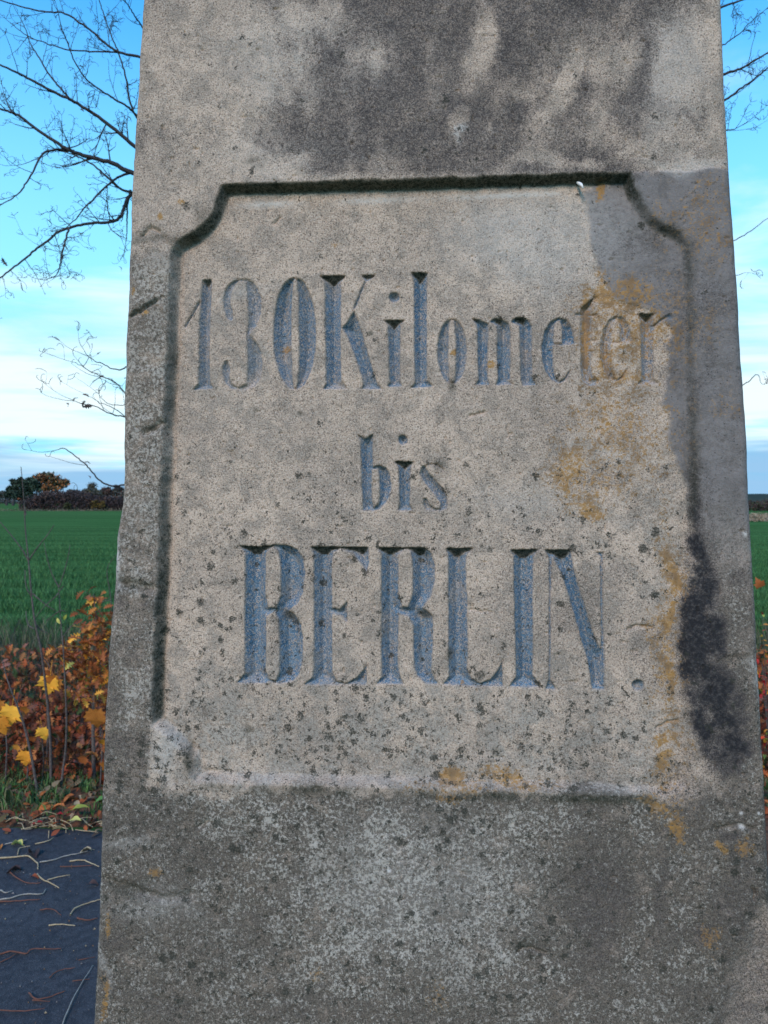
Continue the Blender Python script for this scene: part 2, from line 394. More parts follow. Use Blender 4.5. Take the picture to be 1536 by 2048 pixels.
def e_shape(dx=0.0, dy=0.0, sx=1.0):
    f = lambda pts: [((x - 1086) * sx + 1086 + dx, y + dy) for x, y in pts]
    out = f([(1122, 627), (1105, 634), (1092, 655), (1086, 685), (1087, 715), (1094, 738), (1106, 755), (1121, 763), (1136, 757), (1149, 734), (1144, 733), (1133, 750), (1123, 756), (1116, 748), (1112, 730), (1111, 685), (1156, 683), (1154, 665), (1149, 646), (1138, 631)])
    hole = f([(1113, 679), (1113, 652), (1117, 639), (1123, 635), (1127, 645), (1128, 679)])
    return ([out], [hole])
LET = {  # character: (outlines, counters, paint strength, is small text)
 '1': ([[(397, 552), (418, 550), (416, 600), (414, 650), (413, 700), (413, 755), (421, 774), (375, 776), (388, 762), (389, 700), (390, 640), (392, 600)], [(393, 588), (393, 600), (363, 651), (359, 648), (384, 602)]], [], .75),
 '3': ([[(470, 550), (455, 556), (445, 568), (438, 590), (440, 612), (446, 630), (456, 637), (461, 628), (458, 610), (455, 590), (460, 570), (470, 556), (486, 556), (487, 580), (489, 610), (490, 640), (486, 660), (488, 700), (488, 740), (486, 762), (470, 770), (458, 762), (453, 748), (455, 730), (449, 714), (440, 718), (436, 735), (440, 758), (455, 774), (484, 777), (505, 768), (518, 750), (521, 725), (518, 700), (509, 680), (494, 662), (508, 645), (518, 618), (518, 588), (511, 568), (500, 555), (486, 549)]], [], .62),
 '0': ([oval(585, 661, 45, 115, p=0.95)], [oval(586, 661, 6.5, 111, p=.8)], .9),
 'K': ([[(634, 542), (692, 542), (680, 556), (680, 640), (680, 700), (681, 755), (693, 774), (640, 775), (648, 762), (647, 700), (646, 640), (645, 556)], [(706, 612), (713, 628), (722, 655), (735, 700), (748, 745), (755, 763), (766, 775), (719, 775), (724, 765), (715, 730), (700, 690), (690, 664), (680, 650), (692, 636)], [(700, 616), (702, 611), (726, 553), (717, 541), (752, 541), (743, 549), (731, 555), (710, 610)]], [], .95),
 'i': ([[(764, 633), (812, 633), (801, 643), (801, 700), (800, 755), (806, 769), (770, 770), (777, 760), (775, 700), (773, 643)], oval(787, 587, 12, 11)], [], .9),
 'l': ([[(819, 536), (856, 536), (855, 560), (855, 700), (855, 755), (869, 770), (818, 773), (828, 762), (827, 700), (826, 550)]], [], 1.),
 'o': ([oval(905, 697, 31, 67, p=.95)], [oval(905, 697, 6.5, 63, p=.8)], .8),
 'm': ([[(943, 629), (962, 632), (978, 640), (980, 650), (979, 700), (978, 752), (983, 765), (950, 767), (957, 755), (956, 700), (955, 645)], [(978, 636), (990, 629), (1005, 630), (1020, 638), (1025, 650), (1025, 700), (1024, 755), (1031, 765), (991, 767), (997, 752), (996, 700), (995, 645)], [(1023, 636), (1034, 628), (1048, 627), (1060, 632), (1068, 645), (1069, 700), (1069, 750), (1079, 765), (1048, 768), (1044, 755), (1042, 700), (1041, 645)]], [], 1.),
 'e': (*e_shape(), 1.),
 't': ([[(1189, 590), (1189, 620), (1203, 621), (1203, 625), (1189, 627), (1189, 730), (1193, 748), (1204, 755), (1198, 766), (1182, 769), (1169, 757), (1165, 730), (1165, 627), (1154, 624), (1154, 620), (1164, 617), (1166, 608)]], [], .5),
 'e2': (*e_shape(119, -2, .92), .5),
 'r': ([[(1278, 622), (1314, 622), (1313, 643), (1330, 630), (1346, 621), (1353, 637), (1338, 635), (1326, 641), (1314, 655), (1313, 700), (1314, 752), (1328, 765), (1277, 767), (1287, 754), (1286, 700), (1285, 640)]], [], .6),
 'b': ([[(711, 865), (728, 873), (745, 864), (745, 930), (757, 928), (771, 932), (780, 948), (783, 970), (780, 990), (771, 1006), (758, 1019), (745, 1022), (721, 1021), (722, 1008), (720, 960), (718, 880)]], [[(743, 938), (754, 937), (756, 960), (757, 990), (754, 1006), (747, 1013), (743, 1000)]], .95),
 'i2': ([[(785, 920), (829, 920), (821, 932), (821, 980), (820, 1007), (826, 1021), (792, 1021), (798, 1008), (796, 980), (795, 932)], oval(805, 877, 11, 11)], [], .95),
 's': ([[(843, 929), (852, 928), (858, 943), (872, 958), (885, 973), (894, 989), (898, 1004), (894, 1019), (880, 1022), (866, 1023), (852, 1019), (845, 1009), (847, 994), (854, 996), (860, 1008), (870, 1016), (880, 1016), (880, 1004), (871, 993), (858, 975), (845, 960), (838, 945)], [(846, 930), (858, 924), (872, 924), (886, 934), (891, 944), (888, 945), (880, 935), (868, 928), (856, 929)]], [], .8),
 'B': ([[(469, 1091), (515, 1093), (545, 1089), (570, 1090), (592, 1099), (604, 1118), (608, 1150), (603, 1185), (591, 1210), (574, 1224), (588, 1234), (598, 1250), (603, 1280), (602, 1325), (596, 1352), (581, 1369), (556, 1373), (530, 1370), (526, 1373), (464, 1372), (482, 1352), (482, 1300), (483, 1200), (484, 1108)]], [[(528, 1106), (540, 1096), (551, 1102), (556, 1135), (555, 1195), (547, 1217), (532, 1217), (527, 1190)], [(528, 1236), (544, 1227), (551, 1242), (553, 1290), (553, 1348), (546, 1366), (534, 1364), (527, 1345)]], 1.),
 'E': ([[(616, 1093), (736, 1094), (738, 1120), (733, 1155), (721, 1130), (702, 1108), (680, 1099), (665, 1106), (662, 1130), (662, 1217), (676, 1221), (693, 1202), (693, 1252), (679, 1235), (662, 1232), (662, 1300), (663, 1350), (672, 1367), (690, 1371), (710, 1360), (724, 1345), (732, 1326), (733, 1375), (664, 1376), (600, 1375), (620, 1360), (623, 1340), (623, 1110)]], [], .9),
 'R': ([[(751, 1095), (850, 1095), (864, 1107), (871, 1130), (871, 1165), (863, 1195), (846, 1218), (866, 1234), (868, 1270), (866, 1310), (864, 1345), (870, 1362), (881, 1375), (852, 1375), (832, 1357), (826, 1330), (825, 1255), (816, 1236), (797, 1232), (796, 1340), (800, 1358), (808, 1375), (748, 1375), (760, 1360), (760, 1110)]], [[(797, 1112), (808, 1099), (819, 1103), (824, 1130), (824, 1188), (815, 1216), (803, 1215), (797, 1190)]], .95),
 'L': ([[(890, 1096), (951, 1096), (936, 1109), (934, 1130), (937, 1200), (938, 1300), (936, 1343), (945, 1361), (962, 1371), (982, 1363), (998, 1344), (1008, 1320), (1010, 1378), (950, 1379), (884, 1375), (897, 1358), (896, 1110)]], [], .95),
 'I': ([[(1021, 1099), (1083, 1099), (1072, 1113), (1070, 1200), (1071, 1300), (1070, 1355), (1089, 1381), (1019, 1380), (1034, 1358), (1033, 1300), (1030, 1200), (1029, 1113)]], [], 1.05),
 'N': ([[(1091, 1099), (1147, 1100), (1151, 1125), (1160, 1165), (1172, 1200), (1182, 1235), (1200, 1288), (1207, 1300), (1206, 1240), (1205, 1113), (1194, 1104), (1215, 1104), (1212, 1113), (1213, 1240), (1217, 1330), (1216, 1386), (1189, 1385), (1181, 1330), (1166, 1280), (1152, 1230), (1140, 1190), (1125, 1145), (1109, 1117), (1107, 1200), (1107, 1365), (1119, 1386), (1093, 1385), (1101, 1365), (1101, 1117)]], [], 1.05),
 'full_stop': ([oval(1281, 1374, 13, 12)], [], 1.1),
}

def build_stone():
    mm = D0 / F                              # metres per photo pixel on the face
    # --- rows (height along the face) and columns round the shaft
    t_hi = st_of(768, -40)[1]; t_lo = st_of(768, 2090)[1]
    rows_f = np.linspace(t_lo, t_hi, 1060)
    z_of = lambda t: O_[2] + t * T_[2]
    rows_lo = np.linspace((0.26 - O_[2]) / T_[2], t_lo - 0.01, 34)
    rows_hi = np.linspace(t_hi + 0.01, (2.95 - O_[2]) / T_[2], 60)
    t = np.concatenate([rows_lo, rows_f, rows_hi]); R = len(t); nlo, nf_ = len(rows_lo), len(rows_f)
    le = np.array([st_of(x, y) for y, x in LE]); re = np.array([st_of(x, y) for y, x in RE])
    def ext(a, t):
        o = np.argsort(a[:, 1]); s, tt = a[o, 0], a[o, 1]; v = np.interp(t, tt, s)
        k0 = (s[6] - s[0]) / (tt[6] - tt[0]); k1 = (s[-1] - s[-5]) / (tt[-1] - tt[-5])
        v = np.where(t < tt[0], s[0] + (t - tt[0]) * k0, v); return np.where(t > tt[-1], s[-1] + (t - tt[-1]) * k1, v)
    jit = fbm(t / mm, t * 0, 26, 4, 5) * 1.6 * mm
    sl = ext(le, t) + jit; sr = ext(re, t) + fbm(t / mm, t * 0 + 50, 30, 4, 9) * 0.9 * mm
    NFc = 660; u = np.linspace(0, 1, NFc)
    s = sl[:, None] + (sr - sl)[:, None] * u[None, :]
    tt = np.repeat(t[:, None], NFc, 1)
    P = O_ + s[..., None] * S_ + tt[..., None] * T_
    X, Y = px_of(P)
    # ---------------- relief
    wx = fbm(X, Y, 22, 3, 31) * 1.5; wy = fbm(X, Y, 22, 3, 37) * 1.5
    wx2 = wx * .5 + fbm(X, Y, 6, 2, 41) * 1.0; wy2 = wy * .5 + fbm(X, Y, 6, 2, 43) * 1.0
    Xl, Yl = X + wx2, Y + wy2
    H = fbm(X, Y, 260, 4, 1) * 2.2 + fbm(X, Y, 40, 4, 3) * 0.55 + fbm(X, Y, 7, 2, 8) * 0.22
    crusty = sstep(Y + fbm(X, Y, 200, 3, 2) * 60, 1380, 1640)
    lf = sstep(-(X - (345 - (Y - 480) * 0.045)), -14, 10) * sstep(Y, 400, 520)
    H += fbm(X, Y, 14, 3, 12) * (0.25 + 0.9 * np.maximum(crusty, lf))
    H = H / 1000.0
    pd = sdf(PANEL, X + wx * 2.2, Y + wy * 2.2)
    bw = 17.0; topb = np.clip((pd) / bw, 0, 1)
    topness = sstep(-Y, -430, -370)
    rec = sstep(pd, -3, 17)
    rec = rec * (1 - topness) + sstep(pd, -1, 14) * topness
    H -= 0.0135 * rec * (1 - 0.35 * sstep(X, 1180, 1300) * (1 - topness))
    # hollow that runs beside the frame on the left
    gl = np.exp(-((pd - 9) / 9.0) ** 2) * sstep(-X, -470, -420) * sstep(Y, 440, 500)
    H -= 0.0035 * gl
    gr = np.exp(-((pd - 5) / 11.0) ** 2) * sstep(X, 1270, 1330) * sstep(Y, 420, 480)
    H -= 0.0030 * gr
    def seg(pts, X, Y):
        d = np.full(X.shape, 1e9)
        for (ax, ay), (bx, by) in zip(pts[:-1], pts[1:]):
            ex, ey = bx - ax, by - ay; k = np.clip(((X - ax) * ex + (Y - ay) * ey) / (ex * ex + ey * ey), 0, 1)
            d = np.minimum(d, np.hypot(X - ax - k * ex, Y - ay - k * ey))
        return d
    cracks = [([(256, 634), (285, 618), (312, 600)], 4, .006), ([(376, 1500), (384, 1550)], 5, .003), ([(1260, 1262), (1280, 1254), (1310, 1258)], 3, .003),
              ([(1318, 1462), (1340, 1448), (1360, 1446)], 3, .003), ([(290, 866), (322, 846)], 7, .005), ([(242, 1166), (300, 1176)], 9, .005),
              ([(1035, 1903), (1060, 1897), (1090, 1908)], 4, .004), ([(940, 828), (970, 820)], 3, .003), ([(545, 436), (556, 426)], 3, .003),
              ([(395, 1655), (415, 1645)], 5, .003), ([(490, 1570), (520, 1560)], 5, .003), ([(200, 1760), (250, 1775), (330, 1800), (380, 1790)], 9, .004),
              ([(1430, 1660), (1480, 1650), (1510, 1660)], 5, .003), ([(1180, 606), (1196, 590)], 5, .004), ([(940, 1222), (985, 1226)], 2.5, .002),
              ([(285, 470), (300, 455), (318, 462)], 4, .004), ([(1505, 1775), (1512, 1790), (1508, 1800)], 3, .004)]
    for pts, w, dp in cracks:
        H -= dp * np.exp(-(seg(pts, X + wx2 * 2, Y + wy2 * 2) / w) ** 2)
    # knocked-off arris bottom right
    cdm = (X - np.interp(Y, [1700, 1800, 1850, 1930, 2048, 2200], [1560, 1512, 1490, 1458, 1432, 1400])) + wx * 4
    H -= 0.008 * sstep(cdm, -18, 60) * sstep(Y, 1740, 1800)
    # repair mortar sits slightly proud
    REP = [(1172, 374), (1262, 348), (1400, 338), (1480, 345), (1530, 1300), (1440, 1330), (1400, 1120), (1388, 990), (1350, 900), (1330, 800), (1345, 655), (1300, 612), (1222, 592), (1208, 540), (1192, 500), (1182, 440)]
    rw = fbm(X, Y, 60, 4, 61)
    rd = sdf(REP, X + rw * 22, Y + rw * 16)
    H += 0.0014 * sstep(rd, -3, 5)
    # pits
    pit = vnoise(X / 9, Y / 9, 77); pit2 = vnoise(X / 16, Y / 16, 78)
    H -= 0.0016 * sstep(pit, 0.86, 0.97) * (0.35 + 0.65 * sstep(pit2, .4, .7))
    # ---------------- carved letters
    lid = np.zeros(X.shape, int) - 1; lsd = np.full(X.shape, -99.0); paint = np.zeros(X.shape)
    names = list(LET)
    for i, k in enumerate(names):
        outs, holes, pw = LET[k]
        allp = np.array([p for o in outs for p in o]); x0, y0 = allp.min(0) - 9; x1, y1 = allp.max(0) + 9
        rr = np.where((Y[:, 0] > y0 - 40) & (Y[:, 0] < y1 + 40))[0]; r0, r1 = rr[0], rr[-1] + 1
        cc = np.where((X[(r0 + r1) // 2] > x0 - 30) & (X[(r0 + r1) // 2] < x1 + 30))[0]; c0, c1 = cc[0], cc[-1] + 1
        xs, ys = Xl[r0:r1, c0:c1], Yl[r0:r1, c0:c1]
        d = np.maximum.reduce([sdf(o, xs, ys) for o in outs])
        for h in holes: d = np.minimum(d, -sdf(h, xs, ys))
        sub = lsd[r0:r1, c0:c1]; better = d > np.maximum(sub, -3.0)
        lid[r0:r1, c0:c1][better] = i; lsd[r0:r1, c0:c1] = np.maximum(sub, d)
        depth = np.minimum(np.clip(d, 0, None), 17.0) * mm * 1.12
        depth = depth + 0.0016 * sstep(d, 0.0, 2.2)
        flat = np.where(d > 0, depth, 0)
        # the worn stone between stays, the cut only goes in
        H[r0:r1, c0:c1] -= flat * (0.75 if k in ('3', 't', 'e2', 'r') else 1.0)
        paint[r0:r1, c0:c1] = np.maximum(paint[r0:r1, c0:c1], sstep(d, 0.4, 3.0) * pw)
    wear = fbm(X, Y, 70, 4, 91)
    paint *= np.clip(1.0 - 0.55 * sstep(wear, 0.1, 0.6), 0, 1)
    # ---------------- colour masks (R,G,B,A twice)
    q1 = fbm(X, Y, 90, 5, 101); q2 = fbm(X, Y, 90, 5, 111); f1 = fbm(X, Y, 24, 4, 121)
    XX = X + q1 * 45 + f1 * 10; YY = Y + q2 * 45
    def g(cx, cy, rx, ry, k=1.0, ang=0.0, p=1.5, raw=False):
        ax, ay = (X, Y) if raw else (XX, YY)
        c, s_ = math.cos(ang), math.sin(ang); dx, dy = ax - cx, ay - cy
        r2 = ((dx * c + dy * s_) / rx) ** 2 + ((-dx * s_ + dy * c) / ry) ** 2
        return k * np.exp(-r2 ** p)
    def acc(base, *gs):
        out = base
        for a in gs: out = np.maximum(out, a)
        return out
    Z = np.zeros(X.shape)
    reg = 0.92 * sstep(XX, 400, 640) * sstep(-X, -1440, -1400)
    reg = acc(reg, g(330, 60, 90, 110, .55), g(370, 260, 120, 110, .55), g(300, 180, 50, 200, .4))
    reg *= 1 - acc(Z, g(430, 130, 150, 130, .8), g(560, 40, 150, 60, .5), g(480, 335, 140, 34, .9), g(955, 80, 34, 95, .60), g(1128, 160, 30, 115, .70, 0.5), g(1050, 175, 70, 26, .35, -0.5), g(925, 250, 24, 50, .55),
                     g(1210, 130, 60, 70, .62), g(1370, 120, 60, 150, .85), g(1330, 300, 130, 70, .62), g(1200, 250, 50, 60, .45), g(1380, 330, 110, 24, .9), g(740, 100, 50, 60, .45), g(1130, 325, 130, 16, .6))
    stk = fbm(X, Y * .22, 26, 4, 131); mott = fbm(X, Y, 55, 5, 133)
    dark = 0.66 * sstep(reg + 0.20 * stk + 0.30 * mott + 0.10 * f1, 0.02, 1.02) * sstep(-Y, -372, -335)
    dark = acc(dark, 0.34 * sstep(fbm(X, Y, 120, 5, 137) + .12, .12, .5) * sstep(Y, 400, 440) * sstep(X + (Y - 900) * .2, 700, 1250), .26 * sstep(mott, .15, .5) * sstep(Y, 380, 420))
    BP = [(1386, 930), (1393, 1000), (1382, 1080), (1373, 1180), (1367, 1260), (1364, 1340), (1374, 1400), (1386, 1450), (1398, 1500), (1430, 1530), (1475, 1542), (1502, 1500), (1497, 1440), (1482, 1380), (1464, 1320), (1452, 1240), (1438, 1170), (1424, 1120), (1413, 1060), (1400, 980)]
    bd = sdf(BP, X + q1 * 16 + f1 * 5, Y + q2 * 24 + f1 * 8)
    blk = acc(Z, (.86 + .30 * f1 + .25 * mott) * sstep(bd, -18 - 40 * sstep(X, 1400, 1440) - 30 * sstep(Y, 1440, 1520), 16 + 16 * sstep(X, 1400, 1440)), .50 * sstep(bd, -60, 6) * sstep(X, 1395, 1420), .50 * sstep(bd, -75, 0) * sstep(X, 1410, 1450), .75 * np.exp(-((X + f1 * 10 - 1392) / 14) ** 2) * sstep(Y, 860, 980) * sstep(-Y, -1120, -1060), .55 * sstep(X, 1395, 1420) * sstep(-X, -1460, -1420) * sstep(Y, 1020, 1130) * sstep(-Y, -1320, -1200), g(1450, 1675, 45, 24, .75), g(1385, 760, 16, 180, .30),
              g(1520, 1980, 18, 200, .5), g(1465, 1930, 22, 130, .55, 0.32), g(1300, 1790, 34, 190, .42), g(1320, 1980, 60, 80, .45), g(1490, 1820, 60, 60, .45), .62 * np.exp(-((cdm + f1 * 14 - 14) / 26) ** 2) * sstep(Y, 1770, 1850), g(1470, 1590, 40, 70, .35))
    blk *= np.where(Y > 1590, .9, 1)
    brown = acc(Z, g(1200, 1820, 120, 280, .62), g(1322, 1800, 30, 230, .60), g(1480, 1800, 80, 180, .60), g(1400, 2020, 120, 90, .5), g(1450, 1590, 60, 60, .5), g(1400, 1590, 90, 60, .55), .54 * sstep(cdm + f1 * 14, -45, 20) * sstep(Y, 1740, 1850), .30 * sstep(X, 1040, 1120) * sstep(Y, 1590, 1640), g(300, 1640, 130, 80, .42), g(420, 1880, 230, 160, .38), g(700, 2050, 420, 80, .45), (0.36 + .38 * fbm(X, Y, 75, 5, 431)) * sstep(Y, 1575, 1630) * (1 - .5 * g(850, 1790, 230, 190)), g(850, 1600, 460, 22, .35), g(1350, 1800, 70, 200, .4), lf * sstep(Y, 850, 1150) * np.clip(.34 + .5 * mott, 0, .6), lf * sstep(Y, 430, 520) * np.clip(.16 + .4 * mott, 0, .5), .30 * sstep(Y, 1900, 2060), np.clip(.42 + .4 * mott, 0, .6) * sstep(X, 1425, 1465) * sstep(Y, 950, 1100), np.clip(.25 + .4 * mott, 0, .5) * sstep(X, 1385, 1410) * sstep(Y, 1480, 1560),  # stains and dirt, plus light falloff painted towards the bottom
                g(1180, 1650, 160, 40, .3), g(480, 480, 110, 80, .14), g(470, 650, 50, 90, .16), g(1460, 2030, 200, 80, .3), g(1480, 900, 60, 500, .12))
    dark = acc(dark, blk, brown) * 1.08 + 0.10 * np.clip(fbm(X, Y, 60, 4, 401), 0, 1) * sstep(-Y, -420, -330)
    ochre = acc(Z, g(1270, 640, 140, 110, .50), g(1240, 860, 140, 130, .44), g(1180, 960, 90, 70, .46), g(1345, 1250, 36, 260, .46), g(1360, 1550, 40, 120, .36), g(1410, 430, 80, 90, .30), g(960, 1570, 160, 24, .38), g(1190, 375, 18, 22, .8), g(1195, 392, 14, 14, .8), g(1215, 580, 26, 34, .75), g(1275, 572, 62, 34, .55), g(1176, 660, 12, 105, .85, raw=True), g(1222, 705, 34, 46, .6), g(1250, 745, 70, 24, .6), g(1285, 620, 60, 50, .5),
                g(1300, 690, 20, 60, .45), g(1150, 950, 38, 44, .6), g(1190, 1008, 20, 30, .65), g(1230, 880, 110, 90, .33), g(1290, 860, 40, 90, .4), g(1345, 1150, 18, 62, .72), g(1352, 1215, 20, 40, .7), g(1353, 1345, 14, 52, .72),
                g(1345, 1480, 22, 40, .65), g(1350, 1535, 20, 34, .72), g(1370, 1640, 16, 34, .6), g(905, 1560, 34, 20, .8, raw=True), g(1030, 1568, 52, 16, .6), g(900, 1600, 26, 20, .5), g(566, 690, 10, 9, .9, raw=True), g(788 + 120, 700, 8, 8, .8, raw=True), g(985, 724, 13, 9, .8, raw=True),
                g(320, 434, 9, 9, .8, raw=True), g(362, 402, 9, 6, .7, raw=True), g(289, 624, 8, 7, .8, raw=True), g(265, 580, 5, 10, .6, raw=True), g(1440, 1880, 30, 40, .38), g(1410, 380, 40, 30, .35), g(1330, 420, 30, 20, .4), g(1420, 470, 40, 60, .35), g(310, 1745, 14, 10, .6, raw=True),
                g(215, 1850, 6, 30, .6, raw=True), g(196, 2010, 10, 60, .5), g(1222, 845, 8, 5, 1.1, raw=True), g(855, 1990, 22, 40, .26), g(640, 1960, 14, 20, .32), g(1330, 1600, 40, 26, .5), g(668, 480, 9, 8, .5, raw=True), g(925, 1372, 6, 6, .7, raw=True), g(1445, 800, 30, 40, .25), g(1480, 1700, 30, 20, .5), g(1425, 1705, 16, 20, .6))
    low = sstep(YY, 1562, 1600)
    crust = acc(Z, 0.92 * low, 0.78 * lf * sstep(YY, 450, 560), 0.50 * sstep(YY, 1180, 1520) * sstep(X, 180, 420) , g(480, 1480, 200, 90, .62), g(480, 640, 110, 180, .30), g(1250, 980, 160, 150, .30), g(1270, 720, 70, 50, .45), g(1240, 1000, 120, 300, .22), 0.35 * sstep(X, 1240, 1330) * sstep(Y, 900, 1000))
    crust *= 1 - 0.9 * sstep(rd, -4, 10) * sstep(-Y, -1100, -950)
    crust = acc(crust, 0.85 * sstep(X, 1400, 1450) * sstep(Y, 1000, 1250)) * (1 - .6 * sstep(cdm, -10, 60) * sstep(Y, 1780, 1830))
    repair = sstep(rd + f1 * 8, -6, 8) * (1 - 0.85 * sstep(YY, 950, 1300)) ; repair = acc(repair, 0.45 * sstep(X, 1455, 1475) * sstep(Y, 350, 420) * sstep(-Y, -1500, -1100))
    light = acc(Z, g(340, 1505, 30, 65, .42), g(1080, 470, 170, 110, .40), g(620, 120, 190, 110, .22), g(1050, 1010, 120, 40, .18), g(1340, 130, 70, 150, .30), g(1400, 330, 90, 14, .35), g(235, 1130, 6, 62, .7, raw=True), g(205, 1880, 8, 120, .35),
                g(925, 255, 12, 9, .95, raw=True), g(928, 285, 7, 22, .7), g(725, 315, 5, 4, .9, raw=True), g(1485, 1655, 7, 7, 1, raw=True), g(1483, 1627, 4, 4, 1, raw=True), g(1518, 1627, 3, 3, 1, raw=True), g(1437, 1410, 3, 3, 1, raw=True), g(778, 1742, 5, 4, 1, raw=True), g(1490, 1068, 5, 5, .8, raw=True),
                g(850, 1780, 230, 150, .14), g(300, 1820, 80, 40, .22), g(860, 1545, 420, 16, .10), g(600, 300, 160, 60, .2), g(1222, 905, 100, 30, .2), g(470, 570, 60, 16, .25), g(250, 1700, 60, 16, .25), g(1500, 1350, 10, 40, .6), g(1130, 560, 60, 30, .25))  # also holds a faint painted highlight by the bottom ledge
    ledge = np.exp(-((pd - 8) / 9.0) ** 2) * sstep(Y, 1480, 1540) * sstep(X, 372, 395) * sstep(-X, -1340, -1280)  # highlight painted as a pale tint along the upward-facing ledge
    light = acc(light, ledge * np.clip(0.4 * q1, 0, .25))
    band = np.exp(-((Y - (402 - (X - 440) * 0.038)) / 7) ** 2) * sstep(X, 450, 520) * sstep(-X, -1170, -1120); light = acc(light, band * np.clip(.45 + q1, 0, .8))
    spots = 0.03 + 0.40 * sstep(YY, 830, 1150) + 0.38 * sstep(YY, 1330, 1480); spots *= 1 - 0.75 * sstep(rd, -10, 30) - 0; spots *= 1 - .6 * sstep(X, 1230, 1330); spots = np.where(Y > 1590, 0.62 * (1 - .6 * sstep(X, 1080, 1200)), spots)
    spots = np.clip(spots + 0.12 * q2, 0.015, 1)
    moss_shade = 0.97 * np.exp(-((pd - 6.5) / 8.5) ** 6) * sstep(-Y, -425, -385) * (0.9 + .1 * q1)  # dark moss together with painted shade on the recess's top wall
    moss_shade = acc(moss_shade, 0.90 * np.exp(-((pd - 6) / 8.5) ** 4) * sstep(-X, -455, -435) * sstep(-Y, -500, -470) * sstep(Y, 360, 380))
    moss_shade = acc(moss_shade, np.exp(-((pd - 8) / 9.5) ** 4) * sstep(-X, -400, -370) * sstep(Y, 470, 500) * sstep(-Y, -1450, -1430) * np.clip(0.46 + 0.42 * sstep(Y, 880, 1100) + .7 * q1 + .3 * f1, 0, .93))
    moss_shade = acc(moss_shade, 0.62 * np.exp(-((pd - 2) / 9.0) ** 2) * sstep(X, 1355, 1375) * sstep(Y, 470, 500) * sstep(-Y, -1080, -980) * np.clip(.75 + q1, 0, 1))
    moss_shade = acc(moss_shade, 0.85 * np.exp(-((pd - 4) / 9.0) ** 2) * sstep(-Y, -500, -480) * sstep(X, 1262, 1280) * sstep(Y, 345, 380) * np.clip(.8 + q2, 0, 1))
    und = np.exp(-((pd + 10) / 11.0) ** 2) * sstep(Y, 1555, 1575) * sstep(X, 385, 420) * sstep(-X, -1340, -1290); moss_shade = acc(moss_shade, und * np.clip(0.45 + 1.1 * q2 + .25 * sstep(X, 800, 1100), 0, .8))
    moss_shade = acc(moss_shade, g(400, 425, 26, 20, .5), g(375, 1525, 10, 26, .8, raw=True), g(330, 470, 60, 12, .5), g(515, 318, 20, 7, .5), g(905, 765, 8, 14, .8, raw=True), g(738, 661, 7, 6, .7, raw=True), g(596, 823, 7, 5, .7, raw=True), g(880, 925, 10, 8, .7, raw=True), g(572, 1232, 15, 12, .6, raw=True), g(850, 1232, 18, 9, .6, raw=True), g(492, 1465, 12, 8, .7, raw=True), g(900, 1312, 8, 12, .7, raw=True),
               g(300, 856, 24, 8, .6, raw=True), g(260, 1172, 30, 14, .5, raw=True), g(245, 1775, 45, 12, .5), g(1060, 1905, 30, 12, .5))
    # shade painted on the down-facing upper serif walls, with some black algae
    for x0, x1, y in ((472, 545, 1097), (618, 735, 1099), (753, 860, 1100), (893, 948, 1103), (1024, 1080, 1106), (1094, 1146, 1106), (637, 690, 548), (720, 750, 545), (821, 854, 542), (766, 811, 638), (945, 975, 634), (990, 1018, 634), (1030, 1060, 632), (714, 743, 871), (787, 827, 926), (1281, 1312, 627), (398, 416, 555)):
        yt = y - 5.5; moss_shade = acc(moss_shade, .93 * np.exp(-((Yl - yt - lsd) / 3.2) ** 4) * (Yl - yt < 17) * (Yl > yt - 2) * sstep(Xl, x0 - 2, x0 + 6) * sstep(-Xl, -x1 - 2, -x1 + 6) * (lsd > 0))
    moss_shade = np.clip(moss_shade, 0, 1)
    paint *= 1 - .7 * moss_shade
    m1 = np.stack([np.clip(dark, 0, 1), np.clip(ochre, 0, 1.2), np.clip(crust, 0, 1), np.clip(paint, 0, 1)], -1)
    m2 = np.stack([moss_shade, np.clip(repair, 0, 1), np.clip(light, 0, 1), spots], -1)
    # keep masks tame outside the photographed zone
    # ---------------- arris rounding
    Wd = (sr - sl)[:, None]; e = np.minimum(u[None] * Wd, (1 - u[None]) * Wd)
    rr_ = 0.009 + 0.004 * fbm(X, Y, 120, 3, 201)
    k = np.clip((rr_ - e) / rr_, 0, 1); H = H * (1 - k ** 2) - rr_ * (1 - np.sqrt(np.clip(1 - k ** 2, 0, 1)))
    Pf = P + H[..., None] * N_
    # ---------------- side and back columns
    ns = 14; nb = 10; Dp = 0.74 - 2 * (t + 0.0) * BAT
    qn = (np.linspace(0, 1, ns + 1)[1:]) ** 1.6
    I_ = -Nh
    def sidecols(sE, sgn):
        base = O_ + sE[:, None, None] * S_ + t[:, None, None] * T_
        q = 0.012 + qn[None, :] * (Dp - 0.012)[:, None]
        Pn = base + q[..., None] * I_
        n = fbm(q / mm + 300 * sgn, (t / mm)[:, None] + 0 * q, 120, 4, 300) * 0.0025
        n[:, -1] = 0
        return Pn + (sgn * n)[..., None] * S_
    Rt = sidecols(sr, 1); Lt = sidecols(sl, -1)[:, ::-1]
    ub = np.linspace(0, 1, nb + 2)[1:-1]
    Bk = Rt[:, -1:, :] * (1 - ub)[None, :, None] + Lt[:, :1, :] * ub[None, :, None]
    loop = np.concatenate([Pf, Rt, Bk, Lt], 1); Cn = loop.shape[1]
    rest = Cn - NFc
    me1 = np.zeros((R, rest, 4), np.float32); me2 = np.zeros((R, rest, 4), np.float32)
    me1[..., 2] = 0.6; me1[..., 0] = 0.12; me2[..., 3] = 0.4
    A1 = np.concatenate([m1, me1], 1); A2 = np.concatenate([m2, me2], 1)
    # pyramid head
    cen = loop.mean(1); topc = cen[-1]; steps = 8; head = []
